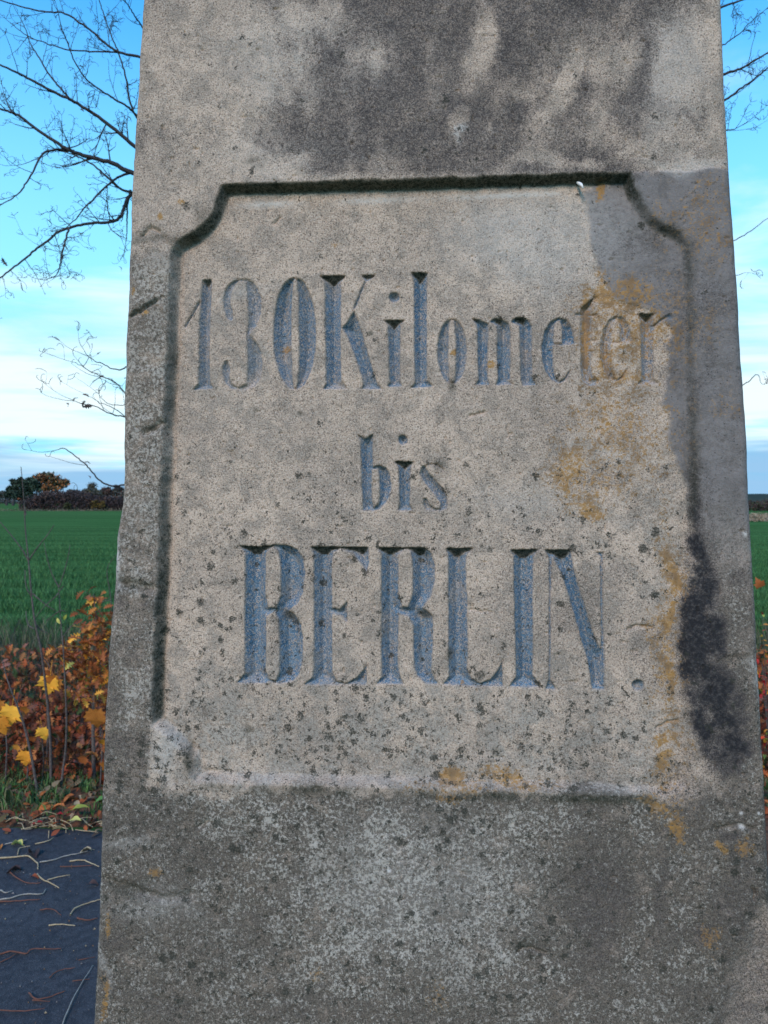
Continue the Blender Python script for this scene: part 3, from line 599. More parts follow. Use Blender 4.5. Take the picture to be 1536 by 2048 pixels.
    for i in range(1, steps + 1):
        f = i / steps; ring = topc + (loop[-1] - topc) * max(1 - f, 0.004); ring = ring + np.array([0, 0, 0.26 * f]); head.append(ring)
    loop = np.concatenate([loop, np.array(head)], 0)
    A1 = np.concatenate([A1, np.repeat(A1[-1:], steps, 0)], 0); A2 = np.concatenate([A2, np.repeat(A2[-1:], steps, 0)], 0)
    RR = loop.shape[0]
    idx = np.arange(RR * Cn).reshape(RR, Cn)
    a = idx[:-1, :]; b_ = np.roll(idx, -1, 1)[:-1, :]; c = np.roll(idx, -1, 1)[1:, :]; d = idx[1:, :]
    Q = np.stack([a, b_, c, d], -1).reshape(-1, 4)
    part = np.full((RR, Cn), -2); part[:R, :NFc] = np.where(pd > -4, -1, -2); part[:R, :NFc] = np.where(lid >= 0, lid, part[:R, :NFc])
    fp = part[:-1, :].reshape(-1)
    root_loc = np.array([cen[0][0], cen[0][1], 0.0])
    root = empty('milestone', root_loc)
    tag(root, 'tall weathered sandstone milestone with blue carved lettering beside the path', 'milestone')
    Vall = loop.reshape(-1, 3) - root_loc; A1 = A1.reshape(-1, 4); A2 = A2.reshape(-1, 4)
    def sub(name, mask, label=None):
        q = Q[mask]; ids, inv = np.unique(q.ravel(), return_inverse=True)
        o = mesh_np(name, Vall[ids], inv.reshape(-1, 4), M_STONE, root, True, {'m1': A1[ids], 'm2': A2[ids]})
        if label: o['label'] = label
        return o
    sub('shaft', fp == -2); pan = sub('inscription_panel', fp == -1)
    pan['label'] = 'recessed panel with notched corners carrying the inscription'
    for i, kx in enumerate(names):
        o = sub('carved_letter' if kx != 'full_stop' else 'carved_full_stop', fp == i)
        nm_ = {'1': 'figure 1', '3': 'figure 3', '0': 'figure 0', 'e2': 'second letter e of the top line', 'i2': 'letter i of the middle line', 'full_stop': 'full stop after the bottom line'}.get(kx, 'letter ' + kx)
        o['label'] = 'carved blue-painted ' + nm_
    # plinth
    mb = MB(); w, dd = 0.50, 0.50; c0 = cen[0] - root_loc
    prof = [(0.52, -0.05), (0.52, 0.20), (0.50, 0.235), (0.44, 0.27)]
    vs = []; 
    for r_, z_ in prof:
        for sx, sy in ((-1, -1), (1, -1), (1, 1), (-1, 1)):
            p = c0 * 0 + S_ * sx * r_ + (-Nh) * sy * r_; vs.append((p[0], p[1], z_))
    qs = []
    for i in range(3):
        for k_ in range(4): qs.append((i * 4 + k_, i * 4 + (k_ + 1) % 4, i * 4 + 4 + (k_ + 1) % 4, i * 4 + 4 + k_))
    qs.append((12, 13, 14, 15)); mb.add(vs, qs); mb.build('plinth', M_STONE, root, False)
    return root
STONE = build_stone()

# little pale cocoon hanging under the upper edge of the panel
def cocoon():
    s_, t_ = st_of(1160, 362); p = O_ + s_ * S_ + t_ * T_ - 0.006 * N_
    mb = MB(); dn = Vector(-T_); nn = Vector(N_); sx = Vector(S_)
    pts = [Vector((0, 0, 0)) + dn * (k * 0.0022) + nn * (0.006 * math.sin(k * .5)) + sx * (0.0009 * k) for k in range(-2, 5)]
    mb.tube(pts, [.0006, .0014, .0019, .0020, .0017, .0011, .0005], 6)
    o = mb.build('cocoon', mat_flat('silk', (.62, .60, .58), (.75, .73, .70), 300)); o.location = p
    tag(o, 'tiny white cocoon hanging below the top edge of the panel', 'cocoon')
cocoon()

# ================================================================== GROUND
def sheet(name, x0, x1, y0, y1, z, mat, nx=2, ny=2, fz=None, kind='structure'):
    xs = np.linspace(x0, x1, nx); ys = np.linspace(y0, y1, ny); X, Y = np.meshgrid(xs, ys)
    Zg = np.full(X.shape, z) if fz is None else fz(X, Y) + z
    idx = np.arange(nx * ny).reshape(ny, nx)
    Q = np.stack([idx[:-1, :-1], idx[:-1, 1:], idx[1:, 1:], idx[1:, :-1]], -1).reshape(-1, 4)
    o = mesh_np(name, np.stack([X, Y, Zg], -1).reshape(-1, 3), Q, mat); o['kind'] = kind; return o
EDGE_SL = (on_ground(200, 1665).y - on_ground(0, 1655).y) / (on_ground(200, 1665).x - on_ground(0, 1655).x)
EDGE0 = on_ground(0, 1655).y - EDGE_SL * on_ground(0, 1655).x
def edge_y(x): return EDGE0 + EDGE_SL * x
sheet('ground', -2500, 2500, -600, 4500, -0.03, mat_flat('meadow_soil', (0.040, 0.095, 0.030), (0.055, 0.12, 0.038), 0.15))
def build_path():
    n = 60; xs = np.linspace(-9, 9, n); V = []
    for x in xs:
        w = 0.012 * math.sin(x * 7) + 0.01 * math.sin(x * 17 + 1)
        V += [(x, edge_y(x) - 2.15, 0.0), (x, edge_y(x) + w, 0.004), (x, edge_y(x) + w + 0.01, -0.05)]
    Q = []
    for i in range(n - 1):
        for k in range(2): Q.append((i * 3 + k, i * 3 + 3 + k, i * 3 + 4 + k, i * 3 + 1 + k))
    o = mesh_np('path', V, np.array(Q), M_ASPH, smooth=False); o['kind'] = 'structure'
build_path()
def hum(X, Y): return 0.03 * np.sin(X * 1.7) * np.sin(Y * 1.3) + 0.012 * np.sin(X * 7 + Y * 5) - 0.018
ve = sheet('verge', -9, 9, 3.1, 8.3, -0.004, M_SOIL, 90, 40, lambda X, Y: np.where(Y < edge_y(X) + .1, -0.06, hum(X, Y) * sstep(Y, 3.6, 4.2) + 0.006))
sheet('near_verge', -9, 9, -3, 1.35, 0.0, mat_flat('mown_turf', (0.03, 0.065, 0.02), (0.05, 0.09, 0.03), 9), 40, 20, lambda X, Y: 0.01 * np.sin(X * 5) * np.sin(Y * 6) - .005)
sheet('field', -260, 260, 8.0, 121.0, 0.0, M_FIELD, 120, 80, lambda X, Y: 0.03 * np.sin(Y * 2 * math.pi / 1.45 + 0.25 * np.sin(X * .3)) * sstep(Y, 8.3, 9) * sstep(-Y, -60, -30) + 0.004)

# ------------------------------------------------------------------ grass and litter (uncountable)
def blades(name, pts, hts, lean, w, cols, kindlabel=None, mat=None):
    n = len(pts); pts = np.asarray(pts); az = RNG.random(n) * 6.283; az2 = az + RNG.normal(0, .8, n)
    dx, dy = np.cos(az), np.sin(az); lx, ly = np.cos(az2 + 1.57) * lean, np.sin(az2 + 1.57) * lean
    h = np.asarray(hts); wv = np.asarray(w) * np.ones(n)
    b0 = pts - np.stack([dx * wv, dy * wv, 0 * h], 1); b1 = pts + np.stack([dx * wv, dy * wv, 0 * h], 1)
    m_ = pts + np.stack([lx * h * .35, ly * h * .35, h * .6], 1); m0 = m_ - np.stack([dx * wv * .7, dy * wv * .7, 0 * h], 1); m1 = m_ + np.stack([dx * wv * .7, dy * wv * .7, 0 * h], 1)
    tp = pts + np.stack([lx * h, ly * h, h * (1 - .35 * lean)], 1)
    V = np.stack([b0, b1, m1, m0, tp], 1).reshape(-1, 3); k = np.arange(n)[:, None] * 5
    Q = k + np.array([[0, 1, 2, 3]]); T = k + np.array([[3, 2, 4]])
    ci = RNG.integers(0, len(cols), n); c = np.array(cols)[ci] * (0.7 + 0.6 * RNG.random((n, 1)))
    c = np.concatenate([c, np.ones((n, 1))], 1); c = np.repeat(c, 5, 0)
    return mesh_np(name, V, [Q, T], mat or M_COL, None, True, {'col': c})
def scat(n, x0, x1, y0, y1, dens=None):
    out = np.zeros((0, 2))
    while len(out) < n:
        p = np.stack([RNG.uniform(x0, x1, n), RNG.uniform(y0, y1, n)], 1)
        if dens is not None: p = p[RNG.random(n) < dens(p[:, 0], p[:, 1])]
        out = np.concatenate([out, p])
    return out[:n]
seen = lambda x, y: np.where((x / y < -0.30) | (x / y > 0.44), 1.0, 0.25)
def vz(p): return np.where(p[:, 1] < 4.2, 0.0, 0.0)
# verge grass close to the path
p = scat(15000, -4.5, 4.5, 3.55, 4.35, lambda x, y: seen(x, y) * np.exp(-((y - 3.92) / .22) ** 2) * (fbm(x * 100, y * 100, 22, 3, 55) > -0.12))
o = blades('verge_grass', np.c_[p, vz(p)], RNG.uniform(.03, .10, len(p)), .55, .0028, [(.035, .085, .03), (.07, .17, .04), (.12, .19, .06), (.028, .075, .035), (.16, .15, .07)])
tag(o, 'short green grass along the edge of the path', 'grass', kind='stuff')
p = scat(16000, -6, 6, 4.3, 8.4, lambda x, y: seen(x, y) * (0.25 + 0.75 * (y > 5.6)))
o = blades('dry_grass', np.c_[p, vz(p)], RNG.uniform(.10, .38, len(p)) * np.where(p[:, 1] > 5.6, 1, .7), .4, .0035, [(.13, .12, .07), (.05, .09, .035), (.09, .11, .05), (.06, .05, .035), (.035, .085, .035), (.17, .15, .10)])
tag(o, 'tall mixed green and straw coloured grass at the field margin', 'grass', kind='stuff')
p = scat(120000, -30, 28, 8.0, 46, lambda x, y: np.where((x / y < -0.28) & (x / y > -.75) | (x / y > .42) & (x / y < .7), 1, .05) * (9.0 / y) ** 1.2 * (0.15 + 0.85 * (np.sin(y * 2 * math.pi / 1.45 + 0.25 * np.sin(x * .3)) > -.25)))
o = blades('wheat_shoots', np.c_[p, 0 * p[:, 0] + 0.01], RNG.uniform(.06, .15, len(p)) * np.interp(p[:, 1], [8, 20, 46], [1, .9, .25]) * (1 + .30 * np.sin(p[:, 1] * 2 * math.pi / 1.45 + 0.25 * np.sin(p[:, 0] * .3))), .5, .006, [(.044, .118, .036), (.060, .152, .046), (.078, .185, .058), (.036, .096, .032)])
tag(o, 'dense young green winter wheat shoots in rows', 'crop', kind='stuff')

# leaf outlines (unit length along +Y, stalk at the origin)
MAPLE = [(0, 0), (.10, .05), (.30, -.05), (.27, .08), (.44, .12), (.36, .22), (.50, .40), (.38, .42), (.55, .62), (.33, .55), (.24, .52), (.22, .66), (.28, .78), (.16, .78), (.10, .90), (0, 1.05)]
MAPLE = MAPLE + [(-x, y) for x, y in MAPLE[-2:0:-1]]
OAK = [(0, 0), (.05, .08), (.18, .14), (.05, .24), (.29, .34), (.07, .43), (.36, .56), (.09, .62), (.31, .78), (.10, .82), (.14, .96), (0, 1.0)]
OAK = OAK + [(-x * .95, y - .02) for x, y in OAK[-2:0:-1]]
OVAL = [(0, 0), (.14, .15), (.24, .38), (.22, .62), (.12, .85), (0, 1.05)]; OVAL = OVAL + [(-x, y) for x, y in OVAL[-2:0:-1]]
def leaf_verts(outline, curl=.15, fold=.2, seed=0):
    rr = random.Random(seed); c = (0, .42)
    def zf(x, y): return fold * abs(x) - curl * (y - .3) ** 2 * 1.2 + .04 * math.sin(9 * x + seed) * math.cos(7 * y + seed)
    V = [(0, .25, zf(0, .25)), (0, .62, zf(0, .62))] + [(x * rr.uniform(.92, 1.08), y, zf(x, y) + rr.uniform(-.02, .02)) for x, y in outline]
    n = len(outline); T = []
    for i in range(n):
        a = 2 + i; b_ = 2 + (i + 1) % n; my = (outline[i][1] + outline[(i + 1) % n][1]) / 2
        T.append((a, b_, 0) if my < .45 else (a, b_, 1))
    # close the gap between the two hubs
    for i in range(n):
        m0 = (outline[i - 1][1] + outline[i][1]) / 2; m1 = (outline[i][1] + outline[(i + 1) % n][1]) / 2
        if (m0 < .45) != (m1 < .45): T.append((2 + i, 1, 0) if m0 < .45 else (2 + i, 0, 1))
    return V, T
def leaf_mesh(name, outline, mat, curl=.15, fold=.2, seed=0, stalk=.35):
    V, T = leaf_verts(outline, curl, fold, seed); mb = MB(); mb.add(V, (), T)
    if stalk: mb.tube([(0, .02, .0), (0.02, -.15, -.02), (.05, -stalk, -.08)], .012, 3)
    return mesh_np(name, mb.v, [a for a in (np.array(mb.q, np.int32).reshape(-1, 4), np.array(mb.t, np.int32).reshape(-1, 3)) if len(a)], mat, smooth=True, link=False)
def rand_rot(tilt=1.2): return Matrix.Rotation(random.uniform(0, 6.283), 4, 'Z') @ Matrix.Rotation(random.uniform(-tilt, tilt), 4, 'X') @ Matrix.Rotation(random.uniform(-tilt, tilt), 4, 'Y')
def scatter_leaves(name, pts, sizes, outline, cols, tilt, label, cat, mat=None, parent=None):
    Vb, Tb = leaf_verts(outline, .3, .35, 3); Vb = np.array(Vb); Tb = np.array(Tb); n = len(pts); nv = len(Vb)
    Vs = np.zeros((n, nv, 3)); Cs = np.zeros((n, nv, 4))
    for i in range(n):
        R_ = np.array(rand_rot(tilt).to_3x3()); Vs[i] = (Vb * [1, 1, random.uniform(.3, 2)]) @ R_.T * sizes[i] + pts[i]
        c = np.array(random.choice(cols)) * random.uniform(.6, 1.35); Cs[i, :, :3] = c; Cs[i, :, 3] = 1
    T = (np.arange(n)[:, None, None] * nv + Tb[None]).reshape(-1, 3)
    o = mesh_np(name, Vs.reshape(-1, 3), T, mat or M_COL, parent, True, {'col': Cs.reshape(-1, 4)})
    if label: tag(o, label, cat, kind='stuff')
    return o
RUST = [(.30, .075, .025), (.20, .050, .022), (.38, .12, .035), (.13, .050, .032), (.42, .17, .06), (.24, .10, .07), (.10, .035, .018), (.05, .08, .025)]
DUN = [(.22, .15, .09), (.12, .075, .045), (.30, .22, .13), (.07, .045, .03), (.20, .07, .035), (.16, .12, .05)]
p = scat(1900, -4.6, 4.6, 3.44, 4.2, lambda x, y: seen(x, y) * np.where(y < 3.85, 1, .5) * (y > edge_y(x) - .01 + 0 * x))
scatter_leaves('leaf_litter', np.c_[p, RNG.uniform(.01, .045, len(p))], RNG.uniform(.03, .075, len(p)), OVAL, DUN + RUST[:3], .8, 'curled dead leaves lying along the path edge', 'leaf litter')
p = scat(9500, -5, 5, 4.02, 6.6, lambda x, y: seen(x, y))
zt = RNG.random(len(p)) ** 1.0 * np.interp(p[:, 1], [4.05, 4.5, 5.6, 6.6], [.14, .36, .40, .25])
scatter_leaves('red_undergrowth', np.c_[p, zt], RNG.uniform(.04, .085, len(p)), OAK, RUST, 1.5, 'mass of rust red and brown leaves on low scrub behind the verge', 'undergrowth')
p = scat(6500, -5, 5, 4.0, 5.2, lambda x, y: seen(x, y))
scatter_leaves('red_leaf_drift', np.c_[p, RNG.random(len(p)) * np.interp(p[:, 1], [4.0, 4.3, 5.2], [.06, .26, .30])], RNG.uniform(.035, .075, len(p)), OAK, RUST + [(.34, .08, .03), (.26, .06, .03)], 1.5, 'deep drift of rust red leaves low behind the verge grass', 'undergrowth')
p = np.stack([RNG.uniform(-4.6, 4.6, 520), np.zeros(520)], 1); p[:, 1] = edge_y(p[:, 0]) + RNG.normal(.01, .045, 520)
scatter_leaves('edge_litter', np.c_[p, RNG.uniform(.010, .03, len(p))], RNG.uniform(.015, .05, len(p)), OVAL, DUN + RUST[:2], .6, 'crumbled leaf scraps drifting over the edge of the path', 'leaf litter')
# fine dark stems through the undergrowth
mb = MB()
for i in range(420):
    x, y = scat(1, -5, 5, 4.1, 7.2, seen)[0]; h = random.uniform(.2, .5); a = random.uniform(0, 6.28); l = random.uniform(.05, .25)
    mb.tube([(x, y, 0), (x + l * .4 * math.cos(a), y + l * .4 * math.sin(a), h * .6), (x + l * math.cos(a), y + l * math.sin(a), h)], [.003, .002, .001], 3)
tag(mb.build('undergrowth_stems', M_TWIG), 'thin dark bare stems standing in the red undergrowth', 'undergrowth', kind='stuff')

# ------------------------------------------------------------------ leaf instances (countable)
L_OAK = {}
def variants(key, outline, specs):
    L_OAK[key] = [leaf_mesh('leaf', outline, mt, curl, fold, i, st) for i, (mt, curl, fold, st) in enumerate(specs)]
m_rust = mat_leaf('leaf_rust', (.40, .13, .035), (.28, .075, .025), (.20, .05, .02)); m_orange = mat_leaf('leaf_orange', (.55, .22, .04), (.42, .13, .03), (.60, .30, .05))
m_yellow = mat_leaf('leaf_yellow', (.80, .36, .04), (.72, .22, .03), (.80, .40, .05)); m_lime = mat_leaf('leaf_yellow_green', (.42, .42, .08), (.30, .36, .06), (.50, .45, .12))
m_green = mat_leaf('leaf_green', (.06, .16, .04), (.10, .20, .05)); m_red = mat_leaf('leaf_red', (.48, .02, .025), (.33, .02, .02), (.55, .06, .02)); m_brown = mat_leaf('leaf_brown', (.10, .06, .05), (.06, .035, .035))
variants('oak', OAK, [(m_rust, .4, .4, .15), (m_rust, .2, .6, .1), (m_orange, .3, .3, .15), (m_rust, .7, .2, .1), (m_orange, .1, .5, .1), (m_yellow, .3, .4, .1), (m_lime, .3, .3, .1)])
variants('small', OVAL, [(m_red, .3, .3, .1), (m_yellow, .2, .4, .1), (m_orange, .4, .3, .1), (m_red, .5, .2, .1), (m_lime, .3, .3, .1)])

def bushy(root, base, pts3d, leafkey, size, weights, mat_stem, r0=.006, tag_leaf=None):
    """stems from the base to leaf points with leaves placed as own parts"""
    for P_, sc_ in pts3d:
        me = random.choices(L_OAK[leafkey], weights)[0]
        M = Matrix.Translation(P_ - root.location) @ rand_rot(1.1) @ Matrix.Scale(sc_, 4)
        inst('leaf', me, root, M)

def oak_sapling():
    base = at(188, 1562, 4.05); base.z = 0
    root = empty('oak_sapling', base)
    tag(root, 'young oak with rust orange leaves against the left edge of the stone', 'sapling')
    mb = MB(); tr = [base, at(187, 1500, 4.05), at(186, 1440, 4.06), at(190, 1340, 4.1), at(193, 1250, 4.1), at(187, 1188, 4.1)]
    mb.tube([p - root.location for p in smooth_path(tr, 3)], np.linspace(.013, .002, 16), 6); mb.build('trunk', M_STEM, root)
    reg = [(187, 1196, 14, 18, 10), (186, 1228, 26, 16, 16), (192, 1262, 26, 18, 22), (170, 1275, 24, 15, 16), (205, 1290, 18, 30, 22), (150, 1300, 34, 16, 22), (185, 1315, 34, 22, 34), (152, 1325, 26, 16, 18), (200, 1350, 22, 22, 20),
           (175, 1372, 30, 20, 22), (160, 1390, 20, 12, 8), (190, 1400, 26, 18, 16), (115, 1300, 10, 5, 4), (205, 1475, 10, 40, 12), (235, 1330, 30, 60, 22), (235, 1240, 25, 30, 12)]
    br = MB(); tip = []
    for (x, y, rx, ry, n) in reg:
        a = at(190, y + 25, 4.1) - root.location; b_ = at(x, y, 4.1) - root.location
        br = MB(); br.tube([a, (a + b_) / 2 + Vector((0, 0, .01)), b_], [.003, .002, .0012], 4)
        for i in range(int(n * 1.35)):
            D = random.uniform(3.92, 4.3); P_ = at(random.gauss(x, rx * .55), random.gauss(y, ry * .55), D); tip.append((P_, random.uniform(.045, .075)))
            if i % 2 == 0: br.tube([b_, P_ - root.location], [.0014, .0008], 3)
        br.build('branch', M_STEM, root)
    bushy(root, base, tip, 'oak', 1, [5, 5, 4, 4, 3, 1.3, .8], M_STEM)
oak_sapling()

def trace_sapling(label, traces, D, r, extra=None):
    b_ = at(*traces[0][0], D); base = Vector((b_.x, b_.y, 0)); root = empty('bare_sapling', base)
    tag(root, label, 'sapling', 'thin bare saplings on the verge')
    for i, tr in enumerate(traces):
        pts = [at(x, y, D + .02 * math.sin(j + i)) - root.location for j, (x, y) in enumerate(tr)]
        if i == 0: pts[0] = Vector((0, 0, -0.02))
        sp = smooth_path(pts, 4); rad = np.linspace(r if i == 0 else r * .45, r * .22, len(sp)); mb = MB(); mb.tube(sp, rad, 6)
        for k in range(3, len(sp) - 2, 5):            # buds
            d = Vector((random.uniform(-1, 1), random.uniform(-1, 1), .6)).normalized() * (rad[k] * 2.6); mb.tube([sp[k], sp[k] + d], [rad[k] * .5, rad[k] * .2], 3)
        mb.build('stem' if i == 0 else 'branch', M_STEM, root)
    return root
s1 = trace_sapling('tallest bare sapling with its tip above the horizon', [[(102, 1588), (101, 1500), (97, 1430), (91, 1370), (82, 1300), (70, 1245), (63, 1190), (57, 1120), (51, 1060), (47, 990), (42, 934)],
    [(57, 1122), (45, 1100), (22, 1070), (0, 1044), (-30, 1010)], [(58, 1120), (75, 1095), (95, 1070), (108, 1050)], [(64, 1194), (55, 1180), (51, 1165), (50, 1140)], [(65, 1187), (80, 1200), (95, 1212), (112, 1222)], [(69, 1258), (57, 1250), (53, 1235), (52, 1222)], [(72, 1250), (82, 1260), (96, 1266)], [(84, 1315), (92, 1322), (100, 1335)], [(52, 1030), (49, 1010), (50, 1000)]], 4.0, .0085)
s2 = trace_sapling('shorter forked sapling carrying two small yellow leaves', [[(121, 1582), (126, 1540), (131, 1500), (133, 1440), (130, 1360), (126, 1290), (122, 1250), (119, 1200), (117, 1172)],
    [(118, 1175), (105, 1150), (95, 1120), (88, 1085)], [(118, 1175), (128, 1145), (136, 1115), (140, 1090)], [(117, 1186), (108, 1196), (90, 1212), (70, 1236)], [(126, 1275), (140, 1255), (160, 1240)], [(119, 1222), (105, 1232), (92, 1242)], [(119, 1223), (126, 1221), (131, 1224)], [(118, 1182), (124, 1176), (127, 1172)]], 3.95, .0072)
s3 = trace_sapling('leaning bare sapling nearest the left side of the verge', [[(75, 1588), (71, 1560), (62, 1510), (48, 1450), (34, 1410), (22, 1380), (12, 1350), (5, 1320)], [(34, 1412), (40, 1385), (50, 1368)]], 3.9, .0085)
s4 = trace_sapling('straight bare sapling half hidden behind the stone edge', [[(230, 1585), (232, 1400), (226, 1300), (222, 1200), (214, 1140), (232, 1110)], [(222, 1200), (204, 1205), (196, 1225)]], 4.4, .006)
for (x, y, a) in ((114, 1236, .4), (133, 1229, -.5)):
    me = L_OAK['small'][4]; P_ = at(x, y, 3.95)
    inst('leaf', me, s2, Matrix.Translation(P_ - s2.location) @ Matrix.Rotation(math.radians(90), 4, 'X') @ Matrix.Rotation(math.pi + a, 4, 'Z') @ Matrix.Scale(.035, 4))
inst('leaf', L_OAK['oak'][0], s1, Matrix.Translation(at(42, 997, 4.0) - s1.location) @ rand_rot(.6) @ Matrix.Scale(.03, 4))

# maple seedlings with large single leaves
mm_or = [leaf_mesh('leaf', MAPLE, m, .25, .18, i, .7) for i, m in enumerate((m_yellow, m_orange, m_rust))]
def maple(label, base_px, D, leaves):
    b_ = at(*base_px, D); root = empty('maple_seedling', (b_.x, b_.y, 0)); tag(root, label, 'seedling', 'low maple seedlings in the undergrowth')
    mb = MB(); top = at(base_px[0], min(l[1] for l in leaves) + 10, D) - root.location
    mb.tube([(0, 0, -.02), top * .5 + Vector((.01, 0, 0)), top], [.005, .004, .0025], 5)
    for (x, y, s, mi, rot, tilt) in leaves:
        P_ = at(x, y, D - .04) - root.location
        mb.tube([top * .8, (top + P_) / 2 + Vector((0, 0, .02)), P_], [.0018, .0014, .001], 3)
        M = Matrix.Translation(P_) @ Matrix.Rotation(math.radians(90 + tilt), 4, 'X') @ Matrix.Rotation(rot, 4, 'Z') @ Matrix.Scale(s, 4) @ Matrix.Translation((0, -.45, 0))
        o = inst('leaf', mm_or[mi], root, M)
    mb.build('stem', M_STEM, root)
maple('maple seedling with one large orange and yellow leaf behind the tall sapling', (92, 1500), 4.15, [(98, 1369, .125, 0, 2.9, 12), (106, 1366, .11, 1, 2.4, 20), (95, 1345, .05, 2, 1, 30)])
maple('maple seedling with broad yellow leaves at the left side', (10, 1540), 4.0, [(22, 1430, .125, 0, 2.9, 10), (2, 1450, .11, 0, 3.4, 5), (-5, 1410, .09, 1, 2.6, 20), (48, 1419, .055, 1, 2, 30)])
maple('maple seedling with a yellow leaf half hidden by the middle sapling', (84, 1570), 4.08, [(87, 1467, .085, 0, 3.2, 15), (62, 1478, .05, 2, 2.2, 30)])
maple('maple seedling with a low bright yellow leaf beside the leaning sapling', (52, 1585), 3.98, [(51, 1516, .095, 0, 3.0, 10), (32, 1495, .045, 1, 2.2, 20)])
maple('maple seedling with a drooping orange leaf next to the stone', (200, 1570), 4.0, [(192, 1436, .125, 1, 3.1, 15), (206, 1485, .06, 0, 2.2, 35), (165, 1520, .06, 2, 2.2, 20), (208, 1530, .055, 1, 1.5, 20)])

# red and yellow shrub on the right
def right_shrub():
    b_ = at(1545, 1590, 4.1); root = empty('autumn_shrub', (b_.x, b_.y, 0)); tag(root, 'slender shrub with small red and yellow leaves right of the stone', 'shrub')
    mb = MB(); tips = []
    for i in range(9):
        mb = MB(); x0 = random.uniform(1520, 1600); h = random.uniform(1165, 1400)
        pts = smooth_path([Vector((0, 0, 0)), at(1545 + (x0 - 1545) * .4, 1480, 4.1 + random.uniform(-.1, .1)) - root.location, at(x0, h, 4.1 + random.uniform(-.2, .2)) - root.location], 5)
        mb.tube(pts, np.linspace(.004, .0012, len(pts)), 4)
        for k in range(14):
            j = random.randrange(3, len(pts)); P_ = pts[j] + Vector((random.gauss(0, .035), random.gauss(0, .04), random.gauss(0, .03))); tips.append((P_ + root.location, random.uniform(.022, .045)))
            mb.tube([pts[j], P_], [.0009, .0006], 3)
        mb.build('stem', M_STEM, root)
    for (x, y) in ((1520, 1250), (1518, 1272), (1521, 1230), (1526, 1310), (1520, 1340), (1526, 1380), (1530, 1420), (1528, 1440), (1530, 1260), (1533, 1350), (1524, 1290), (1531, 1470)): tips.append((at(x + 3, y, 4.05), random.uniform(.025, .04)))
    bushy(root, None, tips, 'small', 1, [3, 3, 2, 2, 1.5], M_STEM)
    P_ = at(1521, 1175, 4.0) - root.location
    inst('leaf', leaf_mesh('leaf', MAPLE, m_rust, .4, .3, 5, .3), root, Matrix.Translation(P_) @ Matrix.Rotation(1.9, 4, 'X') @ Matrix.Rotation(.5, 4, 'Z') @ Matrix.Scale(.06, 4))
right_shrub()

# loose leaves lying on the verge
for (x, y, s, mt, lab) in ((143, 1620, .075, m_lime, 'pale yellow leaf lying in the grass above another'), (138, 1640, .07, m_lime, 'yellow leaf curled on the litter near the path edge'),
                           (113, 1628, .04, m_red, 'small bright red leaf on the litter behind the path'), (64, 1648, .045, m_red, 'red leaf at the kerbless edge of the path'), (190, 1603, .075, m_green, 'broad green leaf beside the foot of the stone')):
    P_ = on_ground(x, y, .05); o = inst('fallen_leaf', leaf_mesh('fallen_leaf', OVAL, mt, .4, .35, int(x), .2)); o.location = P_; o.rotation_euler = (.35, .2, random.uniform(-2.2, -1)); o.scale = (s,) * 3; tag(o, lab, 'leaf')

